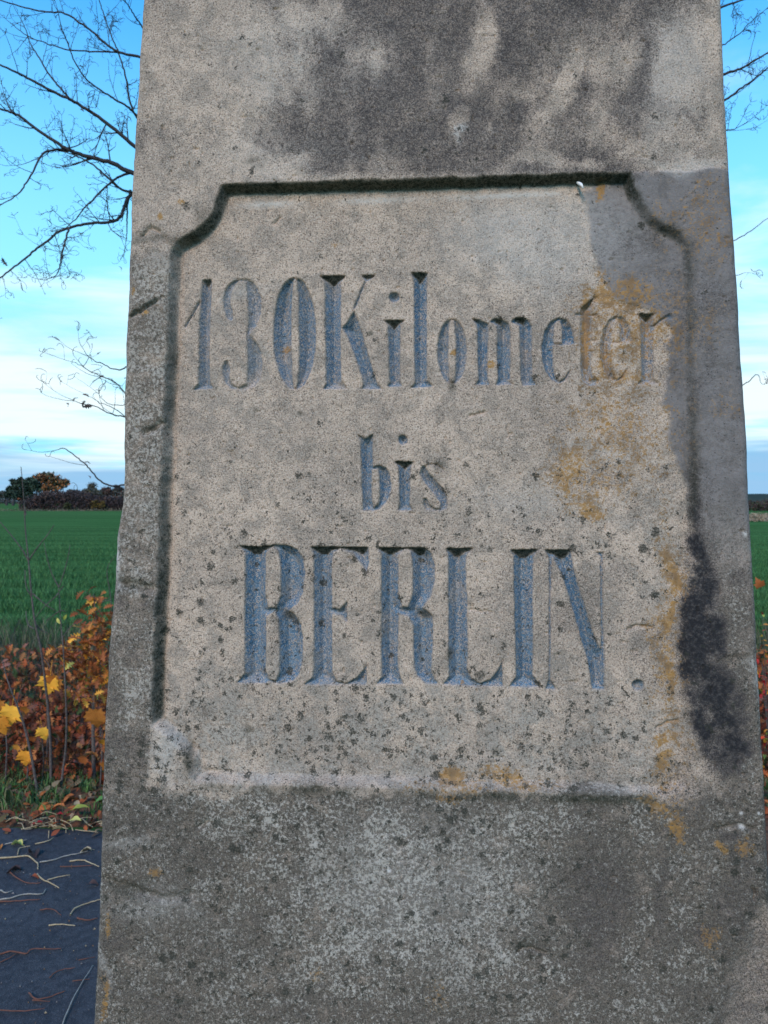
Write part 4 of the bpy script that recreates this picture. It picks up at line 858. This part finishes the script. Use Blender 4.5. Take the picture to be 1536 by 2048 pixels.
# ------------------------------------------------------------------ stalks and twigs on the asphalt
m_straw = mat_flat('straw_stalk', (.42, .33, .20), (.30, .22, .13), 60); m_rstk = mat_flat('red_stalk', (.15, .062, .042), (.10, .045, .032), 60); m_gstk = mat_flat('grey_stalk', (.33, .30, .26), (.22, .20, .17), 60)
ST = [  # traced on the ground: points, width, material, label
 ([(0, 1716), (30, 1714), (55, 1712), (68, 1720), (76, 1728), (76, 1738)], 3, 0, 'long pale stalk with a hooked end across the path at the far left'),
 ([(35, 1710), (38, 1698), (48, 1694), (60, 1692)], 2, 0, 'short bent pale stalk above the long hooked one'),
 ([(80, 1724), (105, 1720), (130, 1712), (155, 1707), (175, 1702)], 2.4, 2, 'slender grey stalk sloping up to the stone'),
 ([(140, 1722), (165, 1720), (180, 1725), (198, 1733)], 2.6, 0, 'cream stalk with a kink just left of the stone'),
 ([(0, 1799), (25, 1795), (50, 1788), (82, 1788), (92, 1778)], 3, 2, 'long pale stalk ending in a leaf scar at the left'),
 ([(0, 1803), (30, 1802), (80, 1799)], 3, 1, 'brown twig lying along the long pale stalk'),
 ([(75, 1748), (85, 1758), (105, 1768), (118, 1776)], 2.6, 0, 'bent pale stalk in the middle of the path'),
 ([(95, 1760), (115, 1754), (140, 1750)], 2.2, 0, 'straight straw piece crossing the bent pale stalk'),
 ([(20, 1745), (45, 1762), (65, 1767), (82, 1765)], 2.4, 1, 'brownish curved stalk beneath the hooked one'),
 ([(0, 1780), (12, 1785), (26, 1781)], 2.4, 2, 'short grey stalk at the left margin'),
 ([(70, 1688), (95, 1682), (108, 1675)], 2.2, 0, 'pale stalk just inside the path edge'),
 ([(10, 1688), (32, 1684), (54, 1679)], 2, 2, 'thin grey stalk close to the path edge at the left'),
 ([(98, 1662), (97, 1676)], 2, 0, 'short upright straw at the path edge'),
 ([(140, 1829), (150, 1817), (170, 1808), (196, 1800), (215, 1796)], 2.6, 0, 'curved pale stalk reaching behind the stone'),
 ([(98, 1850), (125, 1849), (150, 1851)], 2.6, 0, 'straight beige stalk alone on the asphalt'),
 ([(155, 1836), (175, 1840), (195, 1836)], 3, 1, 'reddish twig just left of the stone'),
 ([(0, 1908), (25, 1902), (50, 1907), (65, 1898), (95, 1898), (122, 1897)], 3.2, 1, 'long red brown twig across the lower path'),
 ([(0, 1925), (20, 1915), (35, 1905)], 2.4, 1, 'short brown twig below the long red brown one'),
 ([(58, 1985), (70, 1997), (95, 1995), (130, 1982)], 3.2, 1, 'forked beige brown twig near the bottom left'),
 ([(65, 2000), (100, 2003)], 2.4, 1, 'thin brown twig under the forked one'),
 ([(100, 1955), (110, 1945), (130, 1938), (150, 1935)], 2.4, 1, 'dull red twig in the lower part of the path'),
 ([(80, 1820), (105, 1818), (122, 1830)], 2.4, 1, 'dark red curved twig in the middle of the asphalt'),
 ([(125, 2048), (150, 1990), (186, 1930)], 2.6, 2, 'long faint grey stem running towards the stone at the bottom'),
 ([(120, 1733), (160, 1732), (185, 1731)], 2, 1, 'straight red stalk under the slender grey one'),
 ([(0, 2020), (50, 2022), (90, 2016)], 2.4, 1, 'thin red twig at the lowest left corner'),
 ([(145, 1962), (180, 1958)], 2, 1, 'small red stalk near the foot of the stone'),
 ([(157, 1920), (190, 1914)], 2, 1, 'thin red stalk half way down beside the stone')]
for pts, w, mi, lab in ST:
    P3 = [on_ground(x, y, 0.008 + .002 * (i % 2)) for i, (x, y) in enumerate(pts)]; o0 = P3[0].copy(); o0.z = 0
    sp = smooth_path([p_ - o0 for p_ in P3], 4, .0006) if len(P3) > 2 else [p_ - o0 for p_ in P3]
    r = w * .5 * P3[0].y / F * 1.0; mb = MB(); mb.tube(sp, np.linspace(r * 1.25, r * .6, len(sp)), 5)
    o = mb.build('leaf_stalk' if mi != 1 else 'twig', (m_straw, m_rstk, m_gstk)[mi]); o.location = o0; tag(o, lab, 'leaf stalk' if mi != 1 else 'twig', 'fallen stalks and twigs on the path')
for (x, y, s, mt, lab) in ((176, 1768, .045, m_brown, 'small curled brown leaf on the asphalt near the stone'), (72, 1712, .09, m_brown, 'dark shrivelled leaf on the path at the hooked stalk'), (45, 1738, .07, m_brown, 'dark rolled leaf below the hooked stalk'),
                           (62, 1752, .035, m_rust, 'tiny rust brown leaf scrap on the asphalt'), (45, 1689, .07, m_lime, 'pale green narrow leaf on the path near its edge'), (1, 1697, .05, m_orange, 'orange leaf at the left margin of the path'), (185, 1699, .06, m_straw, 'straw coloured folded leaf touching the stone edge')):
    P_ = on_ground(x, y, .012); o = inst('fallen_leaf', leaf_mesh('fallen_leaf', OVAL, mt, .9, .9, int(x), .1)); o.location = P_; o.rotation_euler = (.1, .2, random.uniform(-2.2, 2)); o.scale = (s, s, s); tag(o, lab, 'leaf')

def grit():
    n = 1500; x = RNG.uniform(-2.6, 2.6, n); y = RNG.uniform(1.75, 3.45, n); V = []; T = []; Cc = []
    for i in range(n):
        z = .0065; a = random.uniform(0, 6.28); q = random.uniform(.0012, .0042) * (1.8 if random.random() < .06 else 1); c = random.choice([(.16, .15, .15), (.10, .10, .11), (.20, .11, .05), (.25, .20, .13), (.05, .05, .055)])
        V += [(x[i] + q * math.cos(a + k * 2.1), y[i] + q * math.sin(a + k * 2.1), z - .003) for k in range(3)] + [(x[i], y[i], z + q * .5)]; b = 4 * i; T += [(b, b + 1, b + 3), (b + 1, b + 2, b + 3), (b + 2, b, b + 3)]; Cc += [(*c, 1)] * 4
    tag(mesh_np('grit', V, np.array(T), mat_col('grit_colours', .9, 0), None, False, {'col': Cc}), 'loose grit and crumbs of leaf on the asphalt path', 'grit', kind='stuff')
grit()
def edge_straw():
    mb = MB()
    for i in range(105):
        x = random.uniform(-3.6, -.9) if i < 80 else random.uniform(1.2, 3.6); y = edge_y(x) + random.gauss(.02, .03); L = random.uniform(.04, .16); a = random.gauss(0, .45)
        c, s_ = math.cos(a), math.sin(a); z = random.uniform(.012, .035)
        mb.tube(smooth_path([(x, y, z), (x + L * .35 * c, y + L * .35 * s_ + random.gauss(0, .012), z + random.uniform(0, .02)), (x + L * .7 * c, y + L * .7 * s_ + random.gauss(0, .012), z), (x + L * c, y + L * s_, z * .6)], 3), .0021, 4)
    tag(mb.build('straw_litter', m_straw), 'pale dry stalks drifted along the path edge', 'litter', kind='stuff')
edge_straw()

# ================================================================== TREE BEHIND THE STONE
def limb(root, tr, D, dD, r_px, trunk=None, hooks=1.0, name='limb'):
    """tr: measured points from the stone outwards"""
    n = len(tr); mpp = D / F
    P3 = [at(x, y, D + dD * i / max(n - 1, 1)) - root.location for i, (x, y) in enumerate(tr)]
    if trunk: P3 = [q - root.location for q in trunk] + P3
    sp = smooth_path(P3, 5, .0016); rad = np.linspace(r_px * mpp * 1.25, r_px * mpp * .35, len(sp))
    mb = MB(); mb.tube(sp, rad, 7)
    i0 = int(len(sp) * (.35 if trunk else .08))
    def hook(p, d, L):
        side = d.orthogonal().normalized(); side.rotate(Quaternion(d, random.uniform(0, 6.28))); pts = [p]; cur = p.copy(); dr = d.copy(); bend = random.choice((-1, 1)) * random.uniform(.25, .55); ax = d.cross(side).normalized()
        for k in range(5): dr.rotate(Quaternion(ax, bend * (.5 + k * .25))); cur = cur + dr * (L / 5); pts.append(cur.copy())
        mb.tube(pts, [.0013] * 5 + [.0008], 3, False)
    def twig(p, d, L, r, depth):
        pts = [p]; cur = p.copy(); dr = d.copy(); m_ = 6
        up = Vector((0, 0, random.uniform(.05, .35)))
        for k in range(m_):
            dr = (dr + up * .35 + Vector((random.gauss(0, .08), random.gauss(0, .08), random.gauss(0, .08)))).normalized(); cur = cur + dr * (L / m_); pts.append(cur.copy())
            if depth > 0 and k > 0 and random.random() < .34:
                s_ = Vector((random.gauss(0, 1), random.gauss(0, .6), random.gauss(0, 1))).normalized(); twig(cur, (dr * .8 + s_ * .8).normalized(), L * random.uniform(.3, .55), r * .6, depth - 1)
            if random.random() < .28 * hooks: 
                s_ = Vector((random.gauss(0, 1), random.gauss(0, .5), random.gauss(0, 1))).normalized(); hook(cur, (dr * .3 + s_).normalized(), random.uniform(.03, .07) )
        mb.tube(pts, np.linspace(r, r * .4, len(pts)), 4)
        for _ in range(random.randint(1, 3)): s_ = Vector((random.gauss(0, 1), random.gauss(0, .5), random.gauss(.3, 1))).normalized(); hook(cur, (dr * .6 + s_ * .8).normalized(), random.uniform(.03, .075))
    for j in range(i0, len(sp) - 1):
        if random.random() < .27 * min(1, hooks + .12):
            d = (sp[j + 1] - sp[j]).normalized(); s_ = Vector((random.gauss(0, 1), random.gauss(0, .6), random.gauss(.15, 1))).normalized()
            twig(sp[j], (d * .7 + s_ * .8).normalized(), random.uniform(.08, .26) * (D / 5), max(.0019, rad[j] * .42), 1 if hooks > .5 or random.random() < .2 else 0)
    twig(sp[-1], (sp[-1] - sp[-2]).normalized(), .15, rad[-1], 1)
    return mb.build(name, M_TWIG, root)
def big_tree():
    D = 5.4; base = at(830, 1450, D); root = empty('maple_tree', (base.x, base.y, 0)); tag(root, 'bare autumn maple behind the stone with branches reaching out both sides', 'tree')
    mb = MB(); tp = [(0, 0, -.05), (.01, 0, .5), (-.02, .02, 1.4), (.03, 0, 2.4), (0, .03, 3.6), (.05, 0, 5.2), (0, 0, 6.8)]
    sp = smooth_path(tp, 4); mb.tube(sp, np.interp(np.linspace(0, 1, len(sp)), [0, .06, .3, .7, 1], [.19, .135, .12, .07, .015]), 14); mb.build('trunk', M_BARK, root)
    tx = root.location
    def tk(z, side, y0): return [Vector((tx.x + .06 * side, tx.y, z)), Vector((tx.x + side * .9, tx.y - .15, y0))]
    def tr_(side, x, y, Dp, rise=.25, nx_=(0, 0)):
        e = at(x, y, Dp); z0 = max(1.2, e.z - 1.1 * rise * 3); m_ = Vector((tx.x + .07 * side, tx.y, z0)); dd = (e - at(*nx_, Dp)).normalized(); e0 = e + dd * .16; mid = (m_ * .5 + e0 * .5) + Vector((0, 0, .05)); return [m_, mid, e0]
    LL = [([(300, 318), (272, 295), (245, 272), (205, 240), (165, 213), (140, 199), (100, 180), (60, 158), (30, 143), (0, 130), (-40, 112)], 4.0),
          ([(295, 352), (262, 345), (228, 328), (195, 318), (160, 308), (130, 296), (105, 280), (70, 256), (40, 233), (20, 224), (0, 218), (-40, 205)], 4.6),
          ([(290, 392), (262, 384), (245, 380), (228, 367), (205, 345), (180, 326), (150, 311), (122, 302)], 3.0),
          ([(275, 385), (257, 395), (247, 420), (238, 437), (215, 445), (180, 447), (150, 453), (120, 463), (95, 482), (70, 500), (45, 522), (20, 540), (0, 556), (-30, 575)], 3.3),
          ([(300, 118), (275, 113), (240, 105), (215, 90), (190, 68), (160, 45), (130, 27), (95, 24), (50, 15), (0, 0), (-30, -10)], 2.6),
          ([(290, 116), (265, 112), (230, 104), (180, 103), (130, 98), (90, 85), (55, 72), (20, 45)], 2.0),
          ([(290, 245), (268, 226), (255, 213), (225, 195), (200, 180), (170, 155), (150, 125), (135, 85), (122, 52)], 2.4),
          ([(285, 250), (268, 225), (258, 195), (254, 165), (248, 140), (235, 100), (222, 70), (210, 35), (200, 5), (192, -20)], 2.2),
          ([(165, 213), (140, 198), (120, 175), (95, 145), (78, 115), (62, 90), (52, 60), (40, 35)], 1.9),
          ([(150, 303), (125, 300), (95, 302), (80, 315), (65, 345), (50, 370), (38, 386), (15, 402), (-10, 412)], 2.1),
          ([(275, 345), (256, 347), (235, 355), (210, 375), (185, 400), (165, 420), (150, 440), (135, 453)], 2.2),
          ([(262, 380), (256, 400), (254, 430), (254, 455), (252, 482)], 2.0),
          ([(138, 456), (134, 470), (128, 492), (122, 515), (118, 540), (108, 553), (90, 560)], 1.7),
          ([(290, 60), (275, 40), (262, 20), (250, 0), (240, -20)], 2.0)]
    free = {8, 9, 12, 11, 10}
    for i, (tr, r) in enumerate(LL):
        Dp = 4.75 + .12 * (i % 4); limb(root, tr, Dp, -.35 + .15 * (i % 3), r, None if i in free else tr_(-1, *tr[0], Dp, .25, tr[1]), 1.0)
    RRr = [([(1420, 158), (1455, 146), (1480, 138), (1505, 124), (1536, 105), (1600, 70)], 3.2), ([(1430, 212), (1457, 196), (1480, 178), (1505, 160), (1536, 136), (1590, 95)], 2.8), ([(1420, 28), (1450, 12), (1480, 2), (1540, -25)], 3.2), ([(1430, 100), (1455, 84), (1478, 68), (1500, 45), (1520, 28)], 1.6),
           ([(1430, 262), (1460, 259), (1475, 256), (1486, 250)], 1.3), ([(1440, 500), (1472, 479), (1500, 463), (1536, 437), (1590, 410)], 1.4), ([(1450, 560), (1478, 550), (1490, 545)], 1.1), ([(1470, 780), (1493, 766), (1510, 750), (1518, 752), (1521, 764)], 1.3)]
    for i, (tr, r) in enumerate(RRr):
        Dp = 4.6 + .15 * (i % 3); limb(root, tr, Dp, -.2, r, tr_(1, *tr[0], Dp, .2, tr[1]), 1.0 if i < 5 else .3)
    for (x, y, s) in ((156, 131, .045), (1504, 66, .05), (4, 515, .05), (160, 218, .025), (246, 510, .02), (243, 540, .025), (200, 340, .03)):
        M = Matrix.Translation(at(x, y, 4.6) - root.location) @ rand_rot(1.4) @ Matrix.Scale(s, 4); inst('leaf', leaf_mesh('leaf', OAK, m_brown, .8, .6, int(x), .3), root, M)
big_tree()
def young_maple():
    D = 4.3; base = at(430, 1500, D); root = empty('maple_tree', (base.x, base.y, 0)); tag(root, 'slim young maple hidden by the stone with low twigs showing on its left', 'tree')
    mb = MB(); sp = smooth_path([(0, 0, -.03), (.02, 0, .8), (-.01, .02, 1.7), (.02, 0, 2.7)], 4); mb.tube(sp, np.linspace(.032, .006, len(sp)), 8); mb.build('trunk', M_STEM, root)
    TR = [([(270, 735), (246, 738), (230, 739), (205, 728), (182, 717), (172, 708)], 1.6), ([(265, 800), (246, 780), (225, 762), (195, 750), (170, 736), (150, 725)], 1.5), ([(265, 838), (246, 833), (220, 827), (190, 812), (165, 808), (138, 797)], 1.5),
          ([(265, 845), (247, 830), (225, 815), (200, 805), (182, 794)], 1.2), ([(268, 965), (246, 970), (225, 972), (205, 965), (185, 945), (170, 927), (150, 912), (130, 897), (117, 899)], 2.0), ([(262, 812), (246, 811), (220, 808), (205, 798), (195, 786)], 1.0)]
    for tr, r in TR:
        e = at(*tr[0], 3.9); m_ = Vector((root.location.x, root.location.y, e.z - .12)); limb(root, tr, 3.9, -.15, r, [m_, (m_ + e) / 2], .22, 'branch')
    for (x, y, s) in ((185, 812, .045), (171, 801, .035), (178, 794, .03), (133, 806, .03), (146, 803, .03), (168, 925, .03), (209, 755, .025), (181, 957, .02)):
        M = Matrix.Translation(at(x, y, 3.8) - root.location) @ rand_rot(1.4) @ Matrix.Scale(s, 4); inst('leaf', leaf_mesh('leaf', OAK, m_brown if y < 900 else m_rust, .8, .6, int(x), .3), root, M)
young_maple()

# ================================================================== FAR TREES
def far_tree(name, label, cat, px, base_y, D, clumps, cols, leaf, n, trunk_h=.4, group=None, stemr=.12, bare=0, barecol=None):
    """clumps: (dx px, top px offset, rx px, ry px) measured; everything in metres at depth D"""
    k = D / F; x0 = (px - 768) * k; root = empty(name, (x0, D, 0)); tag(root, label, cat, group)
    cl = [((cx - px) * k, CAM_H + (1003 - cy) * k, rx * k, ry * k) for cx, cy, rx, ry in clumps]
    wts = np.array([c[2] * c[3] for c in cl]); wts = wts / wts.sum(); ci = RNG.choice(len(cl), n, p=wts)
    d = RNG.normal(0, 1, (n, 3)); d /= np.linalg.norm(d, axis=1)[:, None]; rad = RNG.random(n) ** .45
    c = np.array([(a, 0, z, rx, ry) for a, z, rx, ry in cl])[ci]
    # leaf clumps: gather leaves round sub-centres so that gaps stay
    subs = RNG.integers(0, 26, n) + ci * 26; sc_ = RNG.normal(0, 1, (26 * len(cl), 3)); sc_ /= np.linalg.norm(sc_, axis=1)[:, None]; sc_ *= RNG.uniform(.5, 1.0, (len(sc_), 1)); jit = sc_[subs]
    off = d * rad[:, None] * .36 + jit * .80
    P_ = np.stack([c[:, 0] + off[:, 0] * c[:, 3], off[:, 1] * c[:, 3] * .8, c[:, 2] + off[:, 2] * c[:, 4]], 1); P_[:, 2] = np.maximum(P_[:, 2], .05)
    a = RNG.normal(0, 1, (n, 3)); a /= np.linalg.norm(a, axis=1)[:, None]; b_ = np.cross(a, RNG.normal(0, 1, (n, 3))); b_ /= np.linalg.norm(b_, axis=1)[:, None]
    sz = leaf * RNG.uniform(.5, 1.3, (n, 1)); V = np.stack([P_ - a * sz, P_ + b_ * sz * .6, P_ + a * sz, P_ - b_ * sz * .6], 1).reshape(-1, 3)
    colv = np.array(cols)[RNG.integers(0, len(cols), n)] * RNG.uniform(.65, 1.35, (n, 1)); colv = np.repeat(np.c_[colv, np.ones(n)], 4, 0)
    mesh_np('crown', V, np.arange(4 * n).reshape(-1, 4), M_COLF, root, False, {'col': colv})
    mb = MB(); zc = min(c_[1] for c_ in cl)
    mb.tube([(0, 0, 0), (stemr * .5, 0, zc * .5), (0, 0, max(zc, .4))], [stemr, stemr * .8, stemr * .6], 6)
    for cx, cz, rx, rz in cl:
        for _ in range(4):
            e = Vector((cx + random.uniform(-.7, .7) * rx, random.uniform(-.6, .6) * rx, cz + random.uniform(-.2, .9) * rz)); mb.tube([(0, 0, zc * .5), ((e.x) * .5, e.y * .5, (zc * .5 + e.z) * .5 + .1), e], [stemr * .5, stemr * .3, stemr * .1], 4)
    for _ in range(bare):
        cx, cz, rx, rz = random.choice(cl); an = random.uniform(-1, 1); e = Vector((cx + an * rx, random.uniform(-.4, .4) * rx, cz + rz * (1 - .4 * an * an) * random.uniform(.9, 1.25))); s0 = Vector((cx * .7 + an * rx * .3, 0, cz))
        mb.tube([s0, (s0 + e) / 2 + Vector((random.gauss(0, .08), 0, 0)), e], [.05, .03, .015], 3)
    mb.build('trunk', M_TWIG, root)
DG = [(.026, .044, .030), (.034, .056, .034), (.042, .064, .042), (.020, .034, .026)]
OR = [(.30, .12, .045), (.22, .085, .035), (.15, .07, .035), (.36, .17, .06)]
BR = [(.055, .038, .034), (.075, .050, .042), (.042, .032, .032), (.09, .05, .04)]
GY = [(.09, .095, .085), (.13, .13, .115), (.07, .075, .07)]
OL = [(.075, .065, .03), (.10, .08, .035), (.06, .055, .03)]
far_tree('broadleaf_tree', 'dark green round crowned tree left of the orange tree', 'tree', 40, 1020, 140, [(30, 972, 17, 15), (52, 968, 20, 16), (40, 988, 30, 14), (22, 980, 12, 10), (68, 972, 16, 16)], DG, .30, 3600, group='trees beyond the field')
far_tree('broadleaf_tree', 'orange leaved tree that stands highest above the thicket', 'tree', 96, 1020, 142, [(88, 955, 22, 12), (102, 962, 24, 18), (118, 972, 16, 14), (72, 958, 10, 9), (133, 965, 8, 9), (95, 978, 30, 14)], OR + OR + DG, .26, 3000, group='trees beyond the field', bare=60)
far_tree('bare_tree', 'leafless fan shaped tree above the olive bush', 'tree', 184, 1020, 150, [(184, 975, 12, 10)], OL, .2, 160, group='trees beyond the field', bare=55)
far_tree('round_bush', 'olive green rounded bush beneath the leafless tree', 'bush', 184, 1015, 148, [(180, 985, 18, 12), (194, 988, 14, 10)], OL + GY, .28, 1600, group='bushes beyond the field')
far_tree('pollard_willow', 'pale grey willow at the far left with a short stout trunk', 'tree', 13, 1010, 300, [(10, 988, 11, 8), (2, 990, 9, 7)], GY, .5, 900, group='far willows', stemr=.6)
far_tree('pollard_willow', 'pale grey willow just left of the dark green tree', 'tree', 26, 1010, 290, [(26, 988, 10, 9)], GY, .5, 800, group='far willows', stemr=.6)
far_tree('round_bush', 'grey twiggy bush near the stone edge beyond the thicket', 'bush', 235, 1018, 150, [(236, 984, 14, 14), (252, 986, 14, 14)], GY + BR, .28, 1400, group='bushes beyond the field', bare=20)
far_tree('round_bush', 'reddish brown bush between the olive and the grey ones', 'bush', 212, 1018, 152, [(212, 985, 16, 12)], [(.09, .05, .04), (.11, .06, .05), (.07, .06, .05)], .28, 1300, group='bushes beyond the field', bare=20)
far_tree('round_bush', 'grey blue bush right of the orange tree', 'bush', 152, 1018, 155, [(150, 988, 18, 10)], GY + BR, .28, 1200, group='bushes beyond the field', bare=10)
far_tree('yellow_bush', 'mustard yellow bush low in the thicket near the stone', 'bush', 192, 1022, 122.5, [(189, 1008, 10, 9), (203, 1009, 8, 9)], [(.14, .09, .02), (.10, .065, .02), (.06, .045, .02)], .15, 1300, group='bushes beyond the field')
far_tree('yellow_bush', 'small greenish bush in the middle of the dark thicket', 'bush', 135, 1022, 122.5, [(134, 1012, 8, 8)], [(.06, .06, .02), (.04, .045, .02)], .15, 500, group='bushes beyond the field')
def thicket(name, label, x0, x1, D, tops, cols, n, leaf, deep=6):
    k = D / F; X_ = RNG.uniform(x0, x1, n); tp = np.interp(X_, *zip(*tops)) + 3 * np.sin(X_ * .9) + 2 * np.sin(X_ * 2.3 + 1)
    H = CAM_H + (1003 - tp) * k; z = H * (RNG.random(n) ** .8); x = (X_ - 768) * k; y = D + RNG.random(n) * deep
    P_ = np.stack([x, y, z], 1); a = RNG.normal(0, 1, (n, 3)); a /= np.linalg.norm(a, axis=1)[:, None]; b_ = np.cross(a, RNG.normal(0, 1, (n, 3))); b_ /= np.linalg.norm(b_, axis=1)[:, None]
    sz = leaf * RNG.uniform(.5, 1.4, (n, 1)); V = np.stack([P_ - a * sz, P_ + b_ * sz * .35, P_ + a * sz, P_ - b_ * sz * .35], 1).reshape(-1, 3)
    colv = np.array(cols)[RNG.integers(0, len(cols), n)] * RNG.uniform(.6, 1.4, (n, 1))
    o = mesh_np(name, V, np.arange(4 * n).reshape(-1, 4), M_COLF, None, False, {'col': np.repeat(np.c_[colv, np.ones(n)], 4, 0)}); tag(o, label, 'thicket', kind='stuff')
thicket('thicket', 'dense dark brown leafless thicket along the far side of the field', 36, 420, 123, [(36, 1004), (50, 994), (80, 986), (110, 984), (150, 984), (175, 992), (210, 996), (250, 996), (420, 990)], BR + [(.03, .028, .034), (.05, .04, .045)], 26000, .22)
thicket('thicket', 'dark brown scrub behind the dry grass on the right', 1360, 1800, 118, [(1360, 1003), (1500, 1003), (1530, 1006), (1560, 1000), (1800, 998)], BR + [(.05, .05, .02)], 9000, .22)
thicket('distant_wood', 'blue grey belt of distant woodland on the left horizon', -300, 900, 520, [(-300, 990), (0, 993), (160, 990), (240, 988), (900, 985)], [(.04, .05, .05), (.06, .06, .05), (.05, .045, .04)], 14000, 1.1, 30)
thicket('dry_reeds', 'strip of pale straw coloured dry grass at the far edge of the field', 1330, 1900, 56, [(1330, 1031), (1900, 1029)], [(.30, .22, .15), (.24, .17, .11), (.36, .28, .20)], 14000, .09, 4)
thicket('field_margin_grass', 'thin line of bleached grass in front of the thicket', -100, 420, 121.5, [(-100, 1021), (420, 1019)], [(.20, .17, .12), (.14, .13, .08)], 5000, .10, 1)
def hill():
    n = 120; D = 1500; k = D / F; xs = np.linspace(900, 2600, n); rng = np.random.default_rng(4); V = []
    for i, x in enumerate(xs):
        top = np.interp(x, [900, 1400, 1500, 1515, 1536, 1700, 2600], [1004, 998, 990, 988, 987, 984, 1002]) + rng.normal(0, .5); h = CAM_H + (1003 - top) * k
        V += [((x - 768) * k, D, -1), ((x - 768) * k, D + 30, h * .8), ((x - 768) * k, D + 90, h), ((x - 768) * k, D + 700, -1)]
    Q = [(i * 4 + j, i * 4 + 4 + j, i * 4 + 5 + j, i * 4 + 1 + j) for i in range(n - 1) for j in range(3)]
    o = mesh_np('wooded_hill', V, np.array(Q), mat_flat('far_woodland', (.03, .045, .04), (.05, .06, .05), .02)); o['kind'] = 'structure'
hill()
print('tris', sum(len(p.data.loop_triangles) if p.data.loop_triangles else len(p.data.polygons) for p in bpy.data.objects if p.type == 'MESH'), 'objects', len(bpy.data.objects))
